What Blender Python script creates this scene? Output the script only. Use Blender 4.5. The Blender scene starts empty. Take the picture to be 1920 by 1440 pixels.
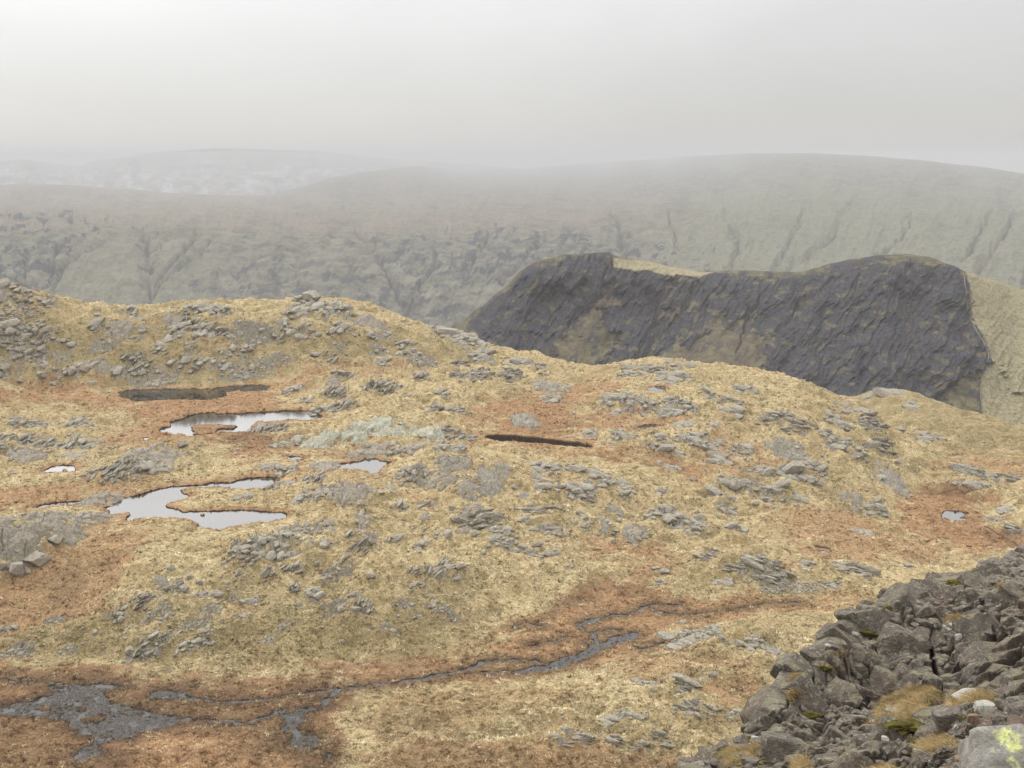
import bpy, math, random
import numpy as np
from mathutils import Vector, Matrix

# ------------------------------------------------------------------ camera, sky, sun, exposure
scene = bpy.context.scene
CAM = np.array([0.0, 0.0, 90.0])
FPX = 2059.0                                   # focal length in photo pixels (1920 wide)
PITCH = math.radians(11.53)
cam_data = bpy.data.cameras.new('camera')
cam_data.sensor_width = 36.0
cam_data.lens = 36.0 * FPX / 1920.0
cam_data.clip_start = 0.5
cam_data.clip_end = 60000.0
cam = bpy.data.objects.new('camera', cam_data)
scene.collection.objects.link(cam)
cam.location = CAM
cam.rotation_euler = (math.radians(90) - PITCH, 0, 0)
scene.camera = cam

SUN_EL, SUN_AZ = math.radians(44), math.radians(-28)     # azimuth measured from +Y towards +X
world = bpy.data.worlds.new('World')
scene.world = world
world.use_nodes = True
wn, wl = world.node_tree.nodes, world.node_tree.links
wn.clear()
w_out = wn.new('ShaderNodeOutputWorld')
w_bg = wn.new('ShaderNodeBackground')
w_bg.inputs['Strength'].default_value = 0.12
sky = wn.new('ShaderNodeTexSky')
sky.sky_type = 'NISHITA'
sky.sun_disc = False
sky.sun_elevation = SUN_EL
sky.sun_rotation = SUN_AZ
sky.altitude = 700
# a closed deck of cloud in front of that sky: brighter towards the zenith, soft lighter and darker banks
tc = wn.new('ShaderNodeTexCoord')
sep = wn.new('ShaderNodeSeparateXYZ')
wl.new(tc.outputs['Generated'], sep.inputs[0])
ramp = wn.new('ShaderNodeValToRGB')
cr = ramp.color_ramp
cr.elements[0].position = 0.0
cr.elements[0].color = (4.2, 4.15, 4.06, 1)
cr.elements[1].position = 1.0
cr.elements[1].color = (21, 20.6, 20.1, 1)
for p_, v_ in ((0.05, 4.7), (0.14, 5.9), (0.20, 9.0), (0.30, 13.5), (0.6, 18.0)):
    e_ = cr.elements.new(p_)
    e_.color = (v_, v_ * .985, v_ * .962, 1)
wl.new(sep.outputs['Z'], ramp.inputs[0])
wnoise = wn.new('ShaderNodeTexNoise')
wnoise.inputs['Scale'].default_value = 1.6
wnoise.inputs['Detail'].default_value = 7
wnoise.inputs['Distortion'].default_value = 0.6
wmap = wn.new('ShaderNodeMapping')
wmap.inputs['Scale'].default_value = (1, 1, 2.4)
wmap.inputs['Location'].default_value = (0.35, 0, 0)
wl.new(tc.outputs['Generated'], wmap.inputs[0])
wl.new(wmap.outputs[0], wnoise.inputs['Vector'])
wr = wn.new('ShaderNodeMapRange')
wr.inputs['From Min'].default_value = 0.3
wr.inputs['From Max'].default_value = 0.7
wr.inputs['To Min'].default_value = 0.91
wr.inputs['To Max'].default_value = 1.09
wl.new(wnoise.outputs[0], wr.inputs['Value'])
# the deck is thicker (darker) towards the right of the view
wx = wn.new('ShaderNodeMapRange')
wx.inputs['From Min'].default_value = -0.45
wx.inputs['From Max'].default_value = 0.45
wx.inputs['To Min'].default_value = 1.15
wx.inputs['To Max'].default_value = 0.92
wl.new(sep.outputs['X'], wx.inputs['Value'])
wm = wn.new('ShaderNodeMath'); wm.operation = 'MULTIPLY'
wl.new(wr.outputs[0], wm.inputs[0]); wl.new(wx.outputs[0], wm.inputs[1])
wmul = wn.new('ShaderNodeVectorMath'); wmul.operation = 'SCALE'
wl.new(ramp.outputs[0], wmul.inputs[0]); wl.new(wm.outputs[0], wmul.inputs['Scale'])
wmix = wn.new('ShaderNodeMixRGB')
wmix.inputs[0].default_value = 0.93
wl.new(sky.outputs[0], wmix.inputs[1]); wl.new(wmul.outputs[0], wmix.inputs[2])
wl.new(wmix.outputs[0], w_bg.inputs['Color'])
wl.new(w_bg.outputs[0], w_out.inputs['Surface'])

sun_data = bpy.data.lights.new('sun', 'SUN')
sun_data.energy = 1.5
sun_data.angle = math.radians(12)
sun_data.color = (1.0, 0.96, 0.9)
sun = bpy.data.objects.new('sun', sun_data)
scene.collection.objects.link(sun)
sd = Vector((math.sin(SUN_AZ) * math.cos(SUN_EL), math.cos(SUN_AZ) * math.cos(SUN_EL), math.sin(SUN_EL)))
sun.rotation_euler = sd.to_track_quat('Z', 'Y').to_euler()
sun.location = (0, 0, 300)

scene.view_settings.view_transform = 'Standard'
scene.view_settings.look = 'None'
scene.view_settings.exposure = 0.27
scene.view_settings.gamma = 1.0
cy = scene.cycles
cy.use_denoising = True
cy.use_adaptive_sampling = True
cy.adaptive_threshold = 0.02
cy.max_bounces = 4
cy.diffuse_bounces = 2
cy.glossy_bounces = 2
cy.volume_bounces = 1
cy.transmission_bounces = 1

# ------------------------------------------------------------------ helpers
COL = scene.collection
RNG = np.random.default_rng(7)

def link(name, me, mats=(), parent=None, label=None, cat=None, group=None, kind=None):
    o = bpy.data.objects.new(name, me)
    COL.objects.link(o)
    if me is not None:
        for m in (mats if isinstance(mats, (list, tuple)) else [mats]):
            me.materials.append(m)
    if parent is not None:
        o.parent = parent
    for k, v in (('label', label), ('category', cat), ('group', group), ('kind', kind)):
        if v:
            o[k] = v
    return o

def mesh_from(name, V, F, smooth=True, attrs=None, cols=None):
    """V (n,3); F (m,4) or (m,3) int; attrs: dict name->(n,) float; cols: dict name->(n,4)"""
    me = bpy.data.meshes.new(name)
    V = np.ascontiguousarray(V, dtype=np.float32)
    F = np.ascontiguousarray(F, dtype=np.int32)
    k = F.shape[1]
    me.vertices.add(len(V)); me.vertices.foreach_set('co', V.ravel())
    me.loops.add(F.size); me.loops.foreach_set('vertex_index', F.ravel())
    me.polygons.add(len(F))
    me.polygons.foreach_set('loop_start', np.arange(0, F.size, k, dtype=np.int32))
    me.polygons.foreach_set('use_smooth', np.full(len(F), smooth, dtype=bool))
    me.update(calc_edges=True)
    for n, a in (attrs or {}).items():
        at = me.attributes.new(n, 'FLOAT', 'POINT')
        at.data.foreach_set('value', np.ascontiguousarray(a, dtype=np.float32).ravel())
    for n, a in (cols or {}).items():
        at = me.attributes.new(n, 'FLOAT_COLOR', 'POINT')
        at.data.foreach_set('color', np.ascontiguousarray(a, dtype=np.float32).ravel())
        at = me.attributes.new(n + '_a', 'FLOAT', 'POINT')
        at.data.foreach_set('value', np.ascontiguousarray(a[:, 3], dtype=np.float32))
    return me

def grid_faces(nr, nc, wrap=False):
    i = np.arange(nr - 1)[:, None] * nc
    if wrap:
        j = np.arange(nc)[None, :]; j2 = (j + 1) % nc
    else:
        j = np.arange(nc - 1)[None, :]; j2 = j + 1
    return np.stack([i + j, i + j2, i + nc + j2, i + nc + j], -1).reshape(-1, 4)

def _hash(ix, iy, iz=0, s=0):
    h = (ix.astype(np.int64) * 374761393 + iy.astype(np.int64) * 668265263
         + (iz.astype(np.int64) if isinstance(iz, np.ndarray) else iz) * 2147483647 + s * 1274126177) & 0xFFFFFFFF
    h = ((h ^ (h >> 13)) * 1274126177) & 0xFFFFFFFF
    h = ((h ^ (h >> 16)) * 2246822519) & 0xFFFFFFFF
    return (h ^ (h >> 15)) & 0xFFFFFFFF

def rnd(ix, iy, iz=0, s=0):
    return _hash(ix, iy, iz, s) / 4294967296.0

def noise2(x, y, s=0):
    x0 = np.floor(x); y0 = np.floor(y)
    fx = x - x0; fy = y - y0
    ix = x0.astype(np.int64); iy = y0.astype(np.int64)
    u = fx * fx * fx * (fx * (fx * 6 - 15) + 10); v = fy * fy * fy * (fy * (fy * 6 - 15) + 10)
    def g(dx, dy):
        a = rnd(ix + dx, iy + dy, 0, s) * 6.2831853
        return np.cos(a) * (fx - dx) + np.sin(a) * (fy - dy)
    return 1.4 * ((g(0, 0) * (1 - u) + g(1, 0) * u) * (1 - v) + (g(0, 1) * (1 - u) + g(1, 1) * u) * v)

def fbm2(x, y, octv=4, s=0, gain=0.5, lac=2.03):
    a = 1.0; t = 0.0
    for k in range(octv):
        t = t + a * noise2(x, y, s + k * 17); a *= gain
        x = x * lac + 3.1; y = y * lac + 1.7
    return t

def ridged2(x, y, octv=4, s=0, gain=0.5):
    a = 1.0; t = 0.0
    for k in range(octv):
        t = t + a * (1 - 2 * np.abs(noise2(x, y, s + k * 17))); a *= gain
        x = x * 2.1 + 3.1; y = y * 2.1 + 1.7
    return t

def cells2(x, y, s=0, jit=0.9):
    """Voronoi: distances to the nearest and second nearest cell point, offset to the nearest, its random numbers"""
    ix = np.floor(x).astype(np.int64); iy = np.floor(y).astype(np.int64)
    F1 = np.full(x.shape, 9.0); F2 = np.full(x.shape, 9.0)
    ox = np.zeros(x.shape); oy = np.zeros(x.shape); cx = np.zeros(x.shape, np.int64); cy_ = np.zeros(x.shape, np.int64)
    for dx in (-1, 0, 1):
        for dy in (-1, 0, 1):
            jx = ix + dx; jy = iy + dy
            px = jx + 0.5 + jit * (rnd(jx, jy, 1, s) - 0.5); py = jy + 0.5 + jit * (rnd(jx, jy, 2, s) - 0.5)
            ax = x - px; ay = y - py
            d = np.sqrt(ax * ax + ay * ay)
            n = d < F1
            F2 = np.where(n, F1, np.minimum(F2, d)); F1 = np.where(n, d, F1)
            ox = np.where(n, ax, ox); oy = np.where(n, ay, oy); cx = np.where(n, jx, cx); cy_ = np.where(n, jy, cy_)
    return F1, F2, ox, oy, rnd(cx, cy_, 3, s), rnd(cx, cy_, 4, s), rnd(cx, cy_, 5, s)

def noise3(x, y, z, s=0):
    x0 = np.floor(x); y0 = np.floor(y); z0 = np.floor(z)
    fx = x - x0; fy = y - y0; fz = z - z0
    ix = x0.astype(np.int64); iy = y0.astype(np.int64); iz = z0.astype(np.int64)
    f = lambda t: t * t * t * (t * (t * 6 - 15) + 10)
    u, v, w = f(fx), f(fy), f(fz)
    def g(a, b, c):
        h1 = rnd(ix + a, iy + b, iz + c, s) * 2 - 1; h2 = rnd(ix + a, iy + b, iz + c, s + 5) * 6.2831853
        q = np.sqrt(np.maximum(0, 1 - h1 * h1))
        return q * np.cos(h2) * (fx - a) + q * np.sin(h2) * (fy - b) + h1 * (fz - c)
    l = lambda a, b, t: a * (1 - t) + b * t
    return 1.5 * l(l(l(g(0, 0, 0), g(1, 0, 0), u), l(g(0, 1, 0), g(1, 1, 0), u), v),
                   l(l(g(0, 0, 1), g(1, 0, 1), u), l(g(0, 1, 1), g(1, 1, 1), u), v), w)

def fbm3(x, y, z, octv=4, s=0, gain=0.5):
    a = 1.0; t = 0.0
    for k in range(octv):
        t = t + a * noise3(x, y, z, s + k * 17); a *= gain
        x = x * 2.03 + 3.1; y = y * 2.03 + 1.7; z = z * 2.03 + 5.3
    return t

def cells3(x, y, z, s=0, jit=0.9):
    ix = np.floor(x).astype(np.int64); iy = np.floor(y).astype(np.int64); iz = np.floor(z).astype(np.int64)
    F1 = np.full(x.shape, 9.0); F2 = np.full(x.shape, 9.0)
    O = np.zeros(x.shape + (3,)); I = np.zeros(x.shape + (3,), np.int64)
    for dx in (-1, 0, 1):
        for dy in (-1, 0, 1):
            for dz in (-1, 0, 1):
                jx = ix + dx; jy = iy + dy; jz = iz + dz
                ax = x - (jx + 0.5 + jit * (rnd(jx, jy, jz, s) - 0.5))
                ay = y - (jy + 0.5 + jit * (rnd(jx, jy, jz, s + 1) - 0.5))
                az = z - (jz + 0.5 + jit * (rnd(jx, jy, jz, s + 2) - 0.5))
                d = np.sqrt(ax * ax + ay * ay + az * az)
                n = d < F1
                F2 = np.where(n, F1, np.minimum(F2, d)); F1 = np.where(n, d, F1)
                O[n] = np.stack([ax[n], ay[n], az[n]], -1)
                I[n] = np.stack([jx[n], jy[n], jz[n]], -1)
    R = [rnd(I[..., 0], I[..., 1], I[..., 2], s + 3 + k) for k in range(4)]
    return F1, F2, O, R

def sstep(a, b, x):
    t = np.clip((x - a) / (b - a), 0, 1)
    return t * t * (3 - 2 * t)

# --- pixel of the photograph (1920 x 1440) <-> direction in the place
_s, _c = math.sin(PITCH), math.cos(PITCH)
def ray(px, py):
    """horizontal azimuth and slope dz/dr of the sight line"""
    a = (np.asarray(px, float) - 960) / FPX; b = (720 - np.asarray(py, float)) / FPX
    X = a; Y = _c + b * _s; Z = -_s + b * _c
    h = np.hypot(X, Y)
    return np.arctan2(X, Y), Z / h
def project(x, y, z):
    Z = z - CAM[2]
    d = y * _c - Z * _s
    u = y * _s + Z * _c
    d = np.where(d < 1, 1, d)
    return 960 + FPX * x / d, 720 - FPX * u / d
def at_r(px, py, r):
    """point on the sight line of a pixel at horizontal distance r"""
    az, sl = ray(px, py)
    return np.stack(np.broadcast_arrays(r * np.sin(az), r * np.cos(az), CAM[2] + r * sl), -1)
def at_z(px, py, z):
    az, sl = ray(px, py)
    return at_r(px, py, (z - CAM[2]) / sl)

def seg_dist(px, py, ax, ay, bx, by):
    dx, dy = bx - ax, by - ay
    t = np.clip(((px - ax) * dx + (py - ay) * dy) / (dx * dx + dy * dy + 1e-12), 0, 1)
    return np.hypot(px - ax - t * dx, py - ay - t * dy), t

def poly_sd(x, y, P):
    """signed distance to polygon P, negative inside"""
    d = np.full(x.shape, 1e9); ins = np.zeros(x.shape, bool)
    n = len(P)
    for i in range(n):
        ax, ay = P[i]; bx, by = P[(i + 1) % n]
        d = np.minimum(d, seg_dist(x, y, ax, ay, bx, by)[0])
        c = ((ay > y) != (by > y))
        with np.errstate(divide='ignore', invalid='ignore'):
            xi = (bx - ax) * (y - ay) / ((by - ay) if by != ay else 1e-12) + ax
        ins ^= c & (x < xi)
    return np.where(ins, -d, d)

def pl(pts):
    return np.array(pts, float)
# ================================================================== THE GROUND
# outcrops: photo x, y of the middle, width, height, kind: g broken grey rock, s smooth slabs, p pale green slabs, f upright fins, c heap of stones
OUT = """25 548 110 28 g;240 583 36 12 g;275 563 70 12 g;235 613 62 30 s;327 598 36 22 s;355 590 26 16 f;378 570 84 16 g;408 577 44 20 g;345 617 110 20 g;395 616 56 22 f
37 617 50 14 g;85 617 32 24 f;20 632 60 12 g;100 640 18 9 g;130 645 36 10 g;36 660 76 28 g;92 665 60 14 c;195 647 46 18 c;185 610 30 14 g;255 672 50 26 f;300 655 28 14 f;335 678 40 16 g
358 657 30 20 f;192 686 46 20 s;153 687 60 20 g;230 695 42 16 g;90 688 32 12 g;108 703 36 14 g;18 700 44 14 g;290 708 74 18 c;452 654 40 20 g;415 674 40 26 g;380 681 44 10 g;465 613 64 42 c;430 701 60 12 c
610 577 116 30 g;692 597 64 24 s;640 611 44 20 g;572 560 36 12 g;547 583 40 18 g;527 600 38 34 g;522 629 26 16 f;570 616 44 24 g;700 625 26 12 g;724 627 34 14 c;620 664 22 18 f;635 650 24 14 c
710 651 30 16 c;742 645 14 8 g;752 664 14 8 g;768 642 30 26 g;790 668 46 26 c;525 670 46 18 c;470 690 70 16 c;718 676 32 12 g;592 664 22 8 g;803 598 66 22 g;760 603 22 10 g;865 622 96 24 g;905 636 32 12 g
866 677 32 16 f;903 665 40 22 g;886 701 60 14 f;790 703 30 14 g;710 712 56 28 f;622 713 38 20 s;648 703 48 12 g;552 727 36 14 g;575 748 28 12 g;632 730 36 18 f;754 722 13 9 g;762 738 14 8 g;825 731 40 12 g
626 763 80 18 f;592 773 46 12 g;818 765 28 12 g;846 767 22 14 g;872 773 20 14 g;600 820 68 34 p;663 811 46 34 p;718 792 112 34 p;800 805 64 28 p;855 813 60 22 f;540 827 50 14 g;508 800 72 18 f
715 834 66 28 s;680 846 58 22 s;766 842 60 16 g;850 835 52 16 g;612 870 62 20 s;505 870 50 18 s;538 876 38 14 g;850 860 64 42 s;775 876 60 36 g;828 891 80 30 s;882 913 52 36 s;912 886 40 32 s
587 897 38 12 f;657 916 74 44 s;606 918 52 30 g;575 931 46 14 g;692 915 30 20 s;730 910 24 10 s;450 930 34 14 g;540 902 40 10 s;507 912 32 10 f;755 946 30 12 f;802 944 30 12 f;672 946 24 8 g
886 950 52 26 s;898 976 66 14 f;796 965 16 18 s;673 966 26 10 g;681 980 26 20 s;604 978 18 7 g;667 996 24 9 f;692 1006 42 18 s;740 1008 32 16 g;823 998 32 14 g;870 995 22 10 s;677 1023 40 20 f
612 1018 24 12 g;786 1020 32 12 g;575 990 84 20 g;572 1010 32 16 s;508 1010 92 46 g;463 1022 62 50 g;535 1041 34 16 g;647 1045 28 10 f;632 1068 46 28 c;560 1062 26 14 f;505 1068 26 14 f;538 1064 22 12 f
797 1067 64 16 f;832 1056 20 20 f;855 1062 26 22 g;145 790 42 12 g;70 790 36 14 g;35 790 30 12 g;75 830 114 16 f;165 833 42 12 g;14 838 30 10 g;50 852 62 26 s;140 853 50 9 s;282 845 92 24 s
347 851 24 10 s;232 867 112 24 f;225 889 64 20 f;278 873 50 24 g;311 873 26 12 g;190 936 82 26 s;172 967 62 28 s;88 965 92 28 s;20 975 54 22 s;126 990 58 38 s;34 1002 92 64 s;271 1120 42 26 f
300 1082 26 26 s;325 1096 32 26 f;376 1111 42 13 g;221 1145 34 20 g;303 1146 34 22 c;272 1163 24 10 s;393 1145 38 18 c;366 1165 48 22 c;438 1122 18 22 c;100 1160 26 18 c;20 1181 36 13 g;30 1217 48 22 c
126 1217 28 14 c;292 1196 72 12 f;264 1230 52 14 c;238 1180 22 12 g;362 1207 52 9 g;396 1185 32 13 g;466 1128 36 11 g;458 1153 28 13 c;450 1073 22 15 f;550 1097 22 17 f;588 1108 32 20 g;632 1130 36 22 c
682 1132 36 24 f;757 1132 38 15 c;806 1132 26 13 g;831 1138 28 13 c;846 1149 32 15 c;785 1096 42 17 g;780 1151 26 13 s;732 1175 32 22 c;531 1170 28 16 c;503 1200 30 15 c;468 1127 28 13 g;670 1116 32 9 g;862 1079 26 12 g
956 698 44 20 f;902 698 36 13 f;910 666 32 20 g;975 675 46 20 g;1016 685 32 14 g;1032 718 72 22 s;1037 742 36 20 g;984 781 52 32 s;1167 740 72 28 g;1156 773 24 10 s;1202 755 52 28 g;1274 750 62 32 g
1255 767 42 22 s;1365 751 42 17 g;1374 768 32 17 g;1260 705 52 17 g;1186 702 52 13 g;1327 731 26 13 g;1391 727 26 15 g;1228 686 120 14 g;1108 813 26 17 s;1172 813 44 18 g;1137 830 22 9 g;1243 827 62 22 g
1306 816 84 32 g;1282 793 46 15 s;1340 792 26 14 s;1385 838 42 24 g;1351 862 42 17 g;1402 725 32 15 g;1462 773 46 24 f;1503 793 46 18 f;1433 779 22 11 g;1568 784 36 20 g;1592 762 54 15 g;1628 786 42 28 f
1474 830 84 36 s;1521 866 48 20 g;1478 886 74 24 g;1422 880 64 22 g;1398 905 74 26 g;1460 914 74 26 g;1533 900 32 13 g;1672 894 64 28 s;1597 931 40 26 s;1650 947 32 20 g;1653 827 36 22 f;1566 824 54 26 g
1606 840 26 18 g;1745 821 38 17 g;1712 759 22 10 g;1844 773 26 9 g;1898 779 54 14 g;1655 733 62 9 g;1820 879 44 18 f;1858 894 22 12 g;1897 894 32 12 f;1799 908 26 11 g;1841 908 32 10 g;1909 987 26 17 f
1886 956 26 10 g;1866 975 26 9 g;1622 998 26 11 g;945 870 38 20 s;915 897 54 32 s;1024 870 46 24 g;1070 878 32 11 g;1113 883 32 22 s;1013 897 32 15 g;1080 913 64 38 g;1105 929 32 15 f;1124 895 52 17 g
1172 908 46 15 g;983 924 22 10 s;1021 921 20 12 g;1010 956 54 15 f;912 967 68 17 f;935 989 38 19 g;983 981 22 11 g;1031 986 52 24 g;1091 975 28 22 g;942 1013 42 24 g;1151 951 38 18 s;1135 973 24 22 s
1192 984 42 34 s;1192 1003 38 17 g;1262 962 94 38 g;1303 984 42 22 g;1352 924 36 19 g;1362 948 32 15 g;1260 875 42 11 s;1232 921 22 9 g;1164 932 22 12 g;1376 986 42 14 g;988 1032 62 14 g;1029 1038 32 13 g
1070 1060 18 11 g;1327 1043 38 24 f;1370 1062 30 16 f;1431 1064 92 36 f;1243 1089 18 17 g;1362 1086 36 15 g;1349 864 38 12 g;1460 1081 26 15 g;1303 1192 74 28 g;1248 1195 20 11 g;1289 1209 32 11 g;1371 1204 32 16 f
1433 1212 58 24 g;1213 1282 42 13 g;1289 1297 34 16 f;1306 1320 70 17 f;1291 1339 24 9 s;1154 1346 42 13 g;1201 1344 32 9 g;1071 1370 52 15 g;1055 1386 22 15 f;1100 1381 32 20 f;1131 1378 18 11 g;1151 1387 28 15 f
1201 1392 32 22 f;1233 1378 28 22 f;1251 1399 18 12 f;1373 1338 38 13 g;1326 1271 26 9 g;1607 1065 28 16 f;1569 1093 24 14 g;1579 1062 28 18 g;1515 1060 26 12 g;1624 1080 24 11 g"""
OUT = [(*map(float, a.split()[:4]), a.split()[4]) for a in OUT.replace('\n', ';').split(';') if a.strip()]
CTRL_Z = [  # photo pixel + height of the ground there (m)
 (0,1440,0.3),(300,1440,0.3),(640,1440,.4),(960,1440,1.2),(1250,1440,1.0),(0,1330,0.2),(300,1330,0.2),(580,1360,0.2),
 (800,1380,1.2),(950,1340,1.5),(1150,1350,2.6),(1280,1330,3.6),(1400,1300,2.6),(1100,1280,1.4),
 (0,1270,.4),(300,1275,.4),(640,1295,.2),(900,1250,.2),(1100,1225,.2),(1190,1192,.3),(1110,1170,.3),(1230,1140,.4),(1450,1135,.6),(1640,1112,.8),
 (1300,1190,2.6),(1420,1200,2.8),(1550,1180,1.0),(1000,1180,.5),
 (0,1200,1.0),(150,1180,2.0),(320,1160,3.8),(500,1160,3.6),(700,1150,3.6),(880,1150,2.2),
 (0,1100,3.2),(130,1080,3.8),(220,1040,4.8),(330,1060,6.2),(450,1015,8.4),(560,1030,7.6),(700,1060,6.2),(850,1060,5.0),
 (40,1040,7.0),(60,980,8.6),(160,975,7.6),(230,985,7.2),
 (0,960,7.2),(100,945,7.1),(260,960,7),(330,930,7),(450,905,7),(470,975,7),(540,970,7.2),(420,935,7.8),(380,1000,7.4),(190,940,8.0),
 (110,880,8.0),(240,870,9.6),(300,855,10.2),(60,850,9.4),(120,820,9.2),(30,790,10.2),(160,780,9.6),
 (620,830,8.6),(560,860,8.0),(680,875,8),(640,925,9.6),(760,850,10.0),(840,880,9.6),(880,910,8.6),(760,960,7.2),(700,990,7.2),(860,985,6.4),
 (360,800,8),(450,795,8),(560,780,8),(430,830,8.2),(300,812,8.1),
 (260,740,8.5),(400,738,8.5),(490,728,8.5),(130,740,8.9),(0,740,9.1),(650,700,9.4),(800,690,9.8),
 (600,745,11.0),(700,720,12.2),(780,740,12.6),(700,790,11.0),(860,800,9.2),(900,760,11.0),(900,700,13.5),
 (950,835,6.8),(1050,845,6.6),(1120,860,6.0),(1250,880,4.6),(1400,900,2.6),
 (950,870,7.8),(1100,880,6.0),(1000,940,6.2),(1120,960,3.6),(1250,970,2.4),(1300,1030,1.4),
 (1000,780,8.6),(1100,780,8.2),(1200,800,8.3),(1230,729,12.3),(1120,720,11.6),(1150,750,10.4),(1270,755,11.8),(1200,835,8.8),(1300,830,8.0),
 (1400,760,12.0),(1480,785,11.2),(1400,820,8.6),(1560,810,7.4),(1480,850,5.0),(1640,870,2.4),(1560,920,0.6),(1700,910,-3.2),
 (1150,1035,1.2),(1050,1060,2.6),(1240,1072,2.2),(1430,1062,4.0),(1580,1070,2.6),(1650,1030,0.2),(1500,1000,.2),(1700,1000,-3.4),
 (1790,968,-5.0),(1760,930,-4.9),(1850,1000,-4.6),(1860,905,-2.6),(1920,940,-2.4),(1920,1015,-4.6),(1880,1035,-3.2),(1760,1050,-2.4),(1700,1090,-.6),
]
CTRL_R = [  # photo pixel + horizontal distance (m): hillsides and crests
 (0,710,405),(200,712,405),(400,706,405),(560,688,408),(760,668,415),
 (0,640,437),(120,640,436),(300,640,435),(500,630,440),(640,620,447),(800,650,446),(900,680,440),
 (0,560,452),(40,552,455),(70,566,470),(150,572,480),(260,573,480),(340,566,482),(440,566,482),(530,565,484),(600,560,486),(660,566,486),(720,583,487),(760,600,488),
 (820,620,488),(880,642,488),(950,657,484),(1030,672,478),(1110,690,472),(1150,690,468),(1170,681,482),(1210,674,492),(1260,680,492),(1320,694,490),(1390,707,482),(1430,730,470),(1480,742,452),(1530,750,440),
 (1600,780,424),(1700,830,392),(1780,865,364),(1838,886,345),(1790,905,330),(1760,905,333),
 (1870,872,436),(1920,880,430),(1960,890,420),(1790,858,452),(1700,790,520),(1600,742,600),(1650,734,600),(1700,735,600),(1760,752,590),(1850,786,575),(1920,800,565),(1920,840,490),(1560,748,590),(1800,810,510),
 (-60,700,405),(-60,560,455),(-120,620,430),(-150,800,340),(-150,1000,240),(-150,1200,190),(2000,950,300),(2060,1100,215),(2060,850,480),(2000,820,560),(2060,1300,170)
]
CTRL_XYZ = [] # beyond the skyline the plateau breaks off into the valley: two points behind each crest point
for px_, py_, r_ in [q for q in CTRL_R if q[1] < 780 and q[2] > 439 and not (q[0] < 560 and q[1] > 600) and not (q[1] > 600 and q[0] < 800) and (q[0], q[1]) not in ((800,650),(900,680),(1700,790),(1870,872),(1790,858),(1920,840),(1800,810)) and q[0] < 1980] + [(1480,742,452),(1530,750,440)] + [(1600,780,424),(1700,830,392),(1780,865,364),(1838,886,345)]:
    az_, sl_ = ray(px_, py_)
    for dr_, dz_ in (((38, 9), (95, 40)) if py_ < 745 or r_ > 550 else ((30, 9),)):
        rr_ = r_ + dr_
        CTRL_XYZ.append((rr_ * math.sin(az_), rr_ * math.cos(az_), CAM[2] + sl_ * rr_ - dz_))
for a_ in (-58, -44, 42, 58):
    for r_, z_ in ((160, 2), (260, 5), (380, 8), (520, 10)):
        CTRL_XYZ.append((r_ * math.sin(math.radians(a_)), r_ * math.cos(math.radians(a_)), z_ if a_ < 0 else z_ - 12))

_c1 = at_z([p[0] for p in CTRL_Z], [p[1] for p in CTRL_Z], np.array([p[2] for p in CTRL_Z]))
_c2 = at_r([p[0] for p in CTRL_R], [p[1] for p in CTRL_R], np.array([float(p[2]) for p in CTRL_R]))
CP = np.vstack([_c1, _c2, np.array(CTRL_XYZ)])
def _phi(d2):
    d2 = d2 + 4.0
    return 0.5 * d2 * np.log(d2) / 1e4
def _fit(P):
    n = len(P)
    D = ((P[:, None, :2] - P[None, :, :2]) ** 2).sum(-1)
    A = np.zeros((n + 3, n + 3)); A[:n, :n] = _phi(D) + np.eye(n) * 0.0008
    A[:n, n] = 1; A[:n, n + 1:] = P[:, :2] / 100; A[n, :n] = 1; A[n + 1:, :n] = P[:, :2].T / 100
    return np.linalg.solve(A, np.concatenate([P[:, 2], [0, 0, 0]]))
W_RBF = _fit(CP)
def rbf(x, y):
    out = np.empty(x.size); xf = x.ravel(); yf = y.ravel(); n = len(CP)
    for i in range(0, x.size, 20000):
        X = xf[i:i + 20000]; Y = yf[i:i + 20000]
        out[i:i + 20000] = _phi((X[:, None] - CP[:, 0]) ** 2 + (Y[:, None] - CP[:, 1]) ** 2) @ W_RBF[:n] + W_RBF[n] + W_RBF[n + 1] * X / 100 + W_RBF[n + 2] * Y / 100
    return out.reshape(x.shape)

# polar grid round the camera hill: fine over the plateau, coarse far away and behind
az_f = np.radians(np.arange(-31.6, 31.6001, 0.042))
az_c = np.radians(np.concatenate([np.arange(33, 60, 1.0), np.arange(60, 300, 4.0), np.arange(300, 328, 1.0)]))
AZ = np.concatenate([az_f, az_c])
NF = len(az_f)
rr = list(np.geomspace(2.0, 118, 26))
r_ = 120.0
while r_ < 690:
    rr.append(r_); r_ += max(0.34, r_ * 0.00165)
rr += list(np.geomspace(r_ + 3, 24000, 90))
R = np.array(rr)
# base height on a coarser set, then interpolated
ai = np.concatenate([np.arange(0, NF, 6), [NF - 1], np.arange(NF, len(AZ))])
ai = np.unique(ai)
ri = np.unique(np.concatenate([np.arange(0, len(R), 4), [len(R) - 1]]))
def interp_rows(M, src, dst):
    k = np.clip(np.searchsorted(src, dst, side='right') - 1, 0, len(src) - 2)
    t = (dst - src[k]) / (src[k + 1] - src[k])
    return M[k] * (1 - t)[:, None] + M[k + 1] * t[:, None]
_aa, _rr = np.meshgrid(AZ[ai], R[ri])
_x, _y = _rr * np.sin(_aa), _rr * np.cos(_aa)
_b = rbf(np.clip(_x, -420, 420), np.clip(_y, 60, 720))
_b = interp_rows(_b, R[ri], R)
BASE = interp_rows(_b.T, ai.astype(float), np.arange(len(AZ)).astype(float)).T
AA, RR = np.meshgrid(AZ, R)
GX, GY = RR * np.sin(AA), RR * np.cos(AA)
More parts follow.
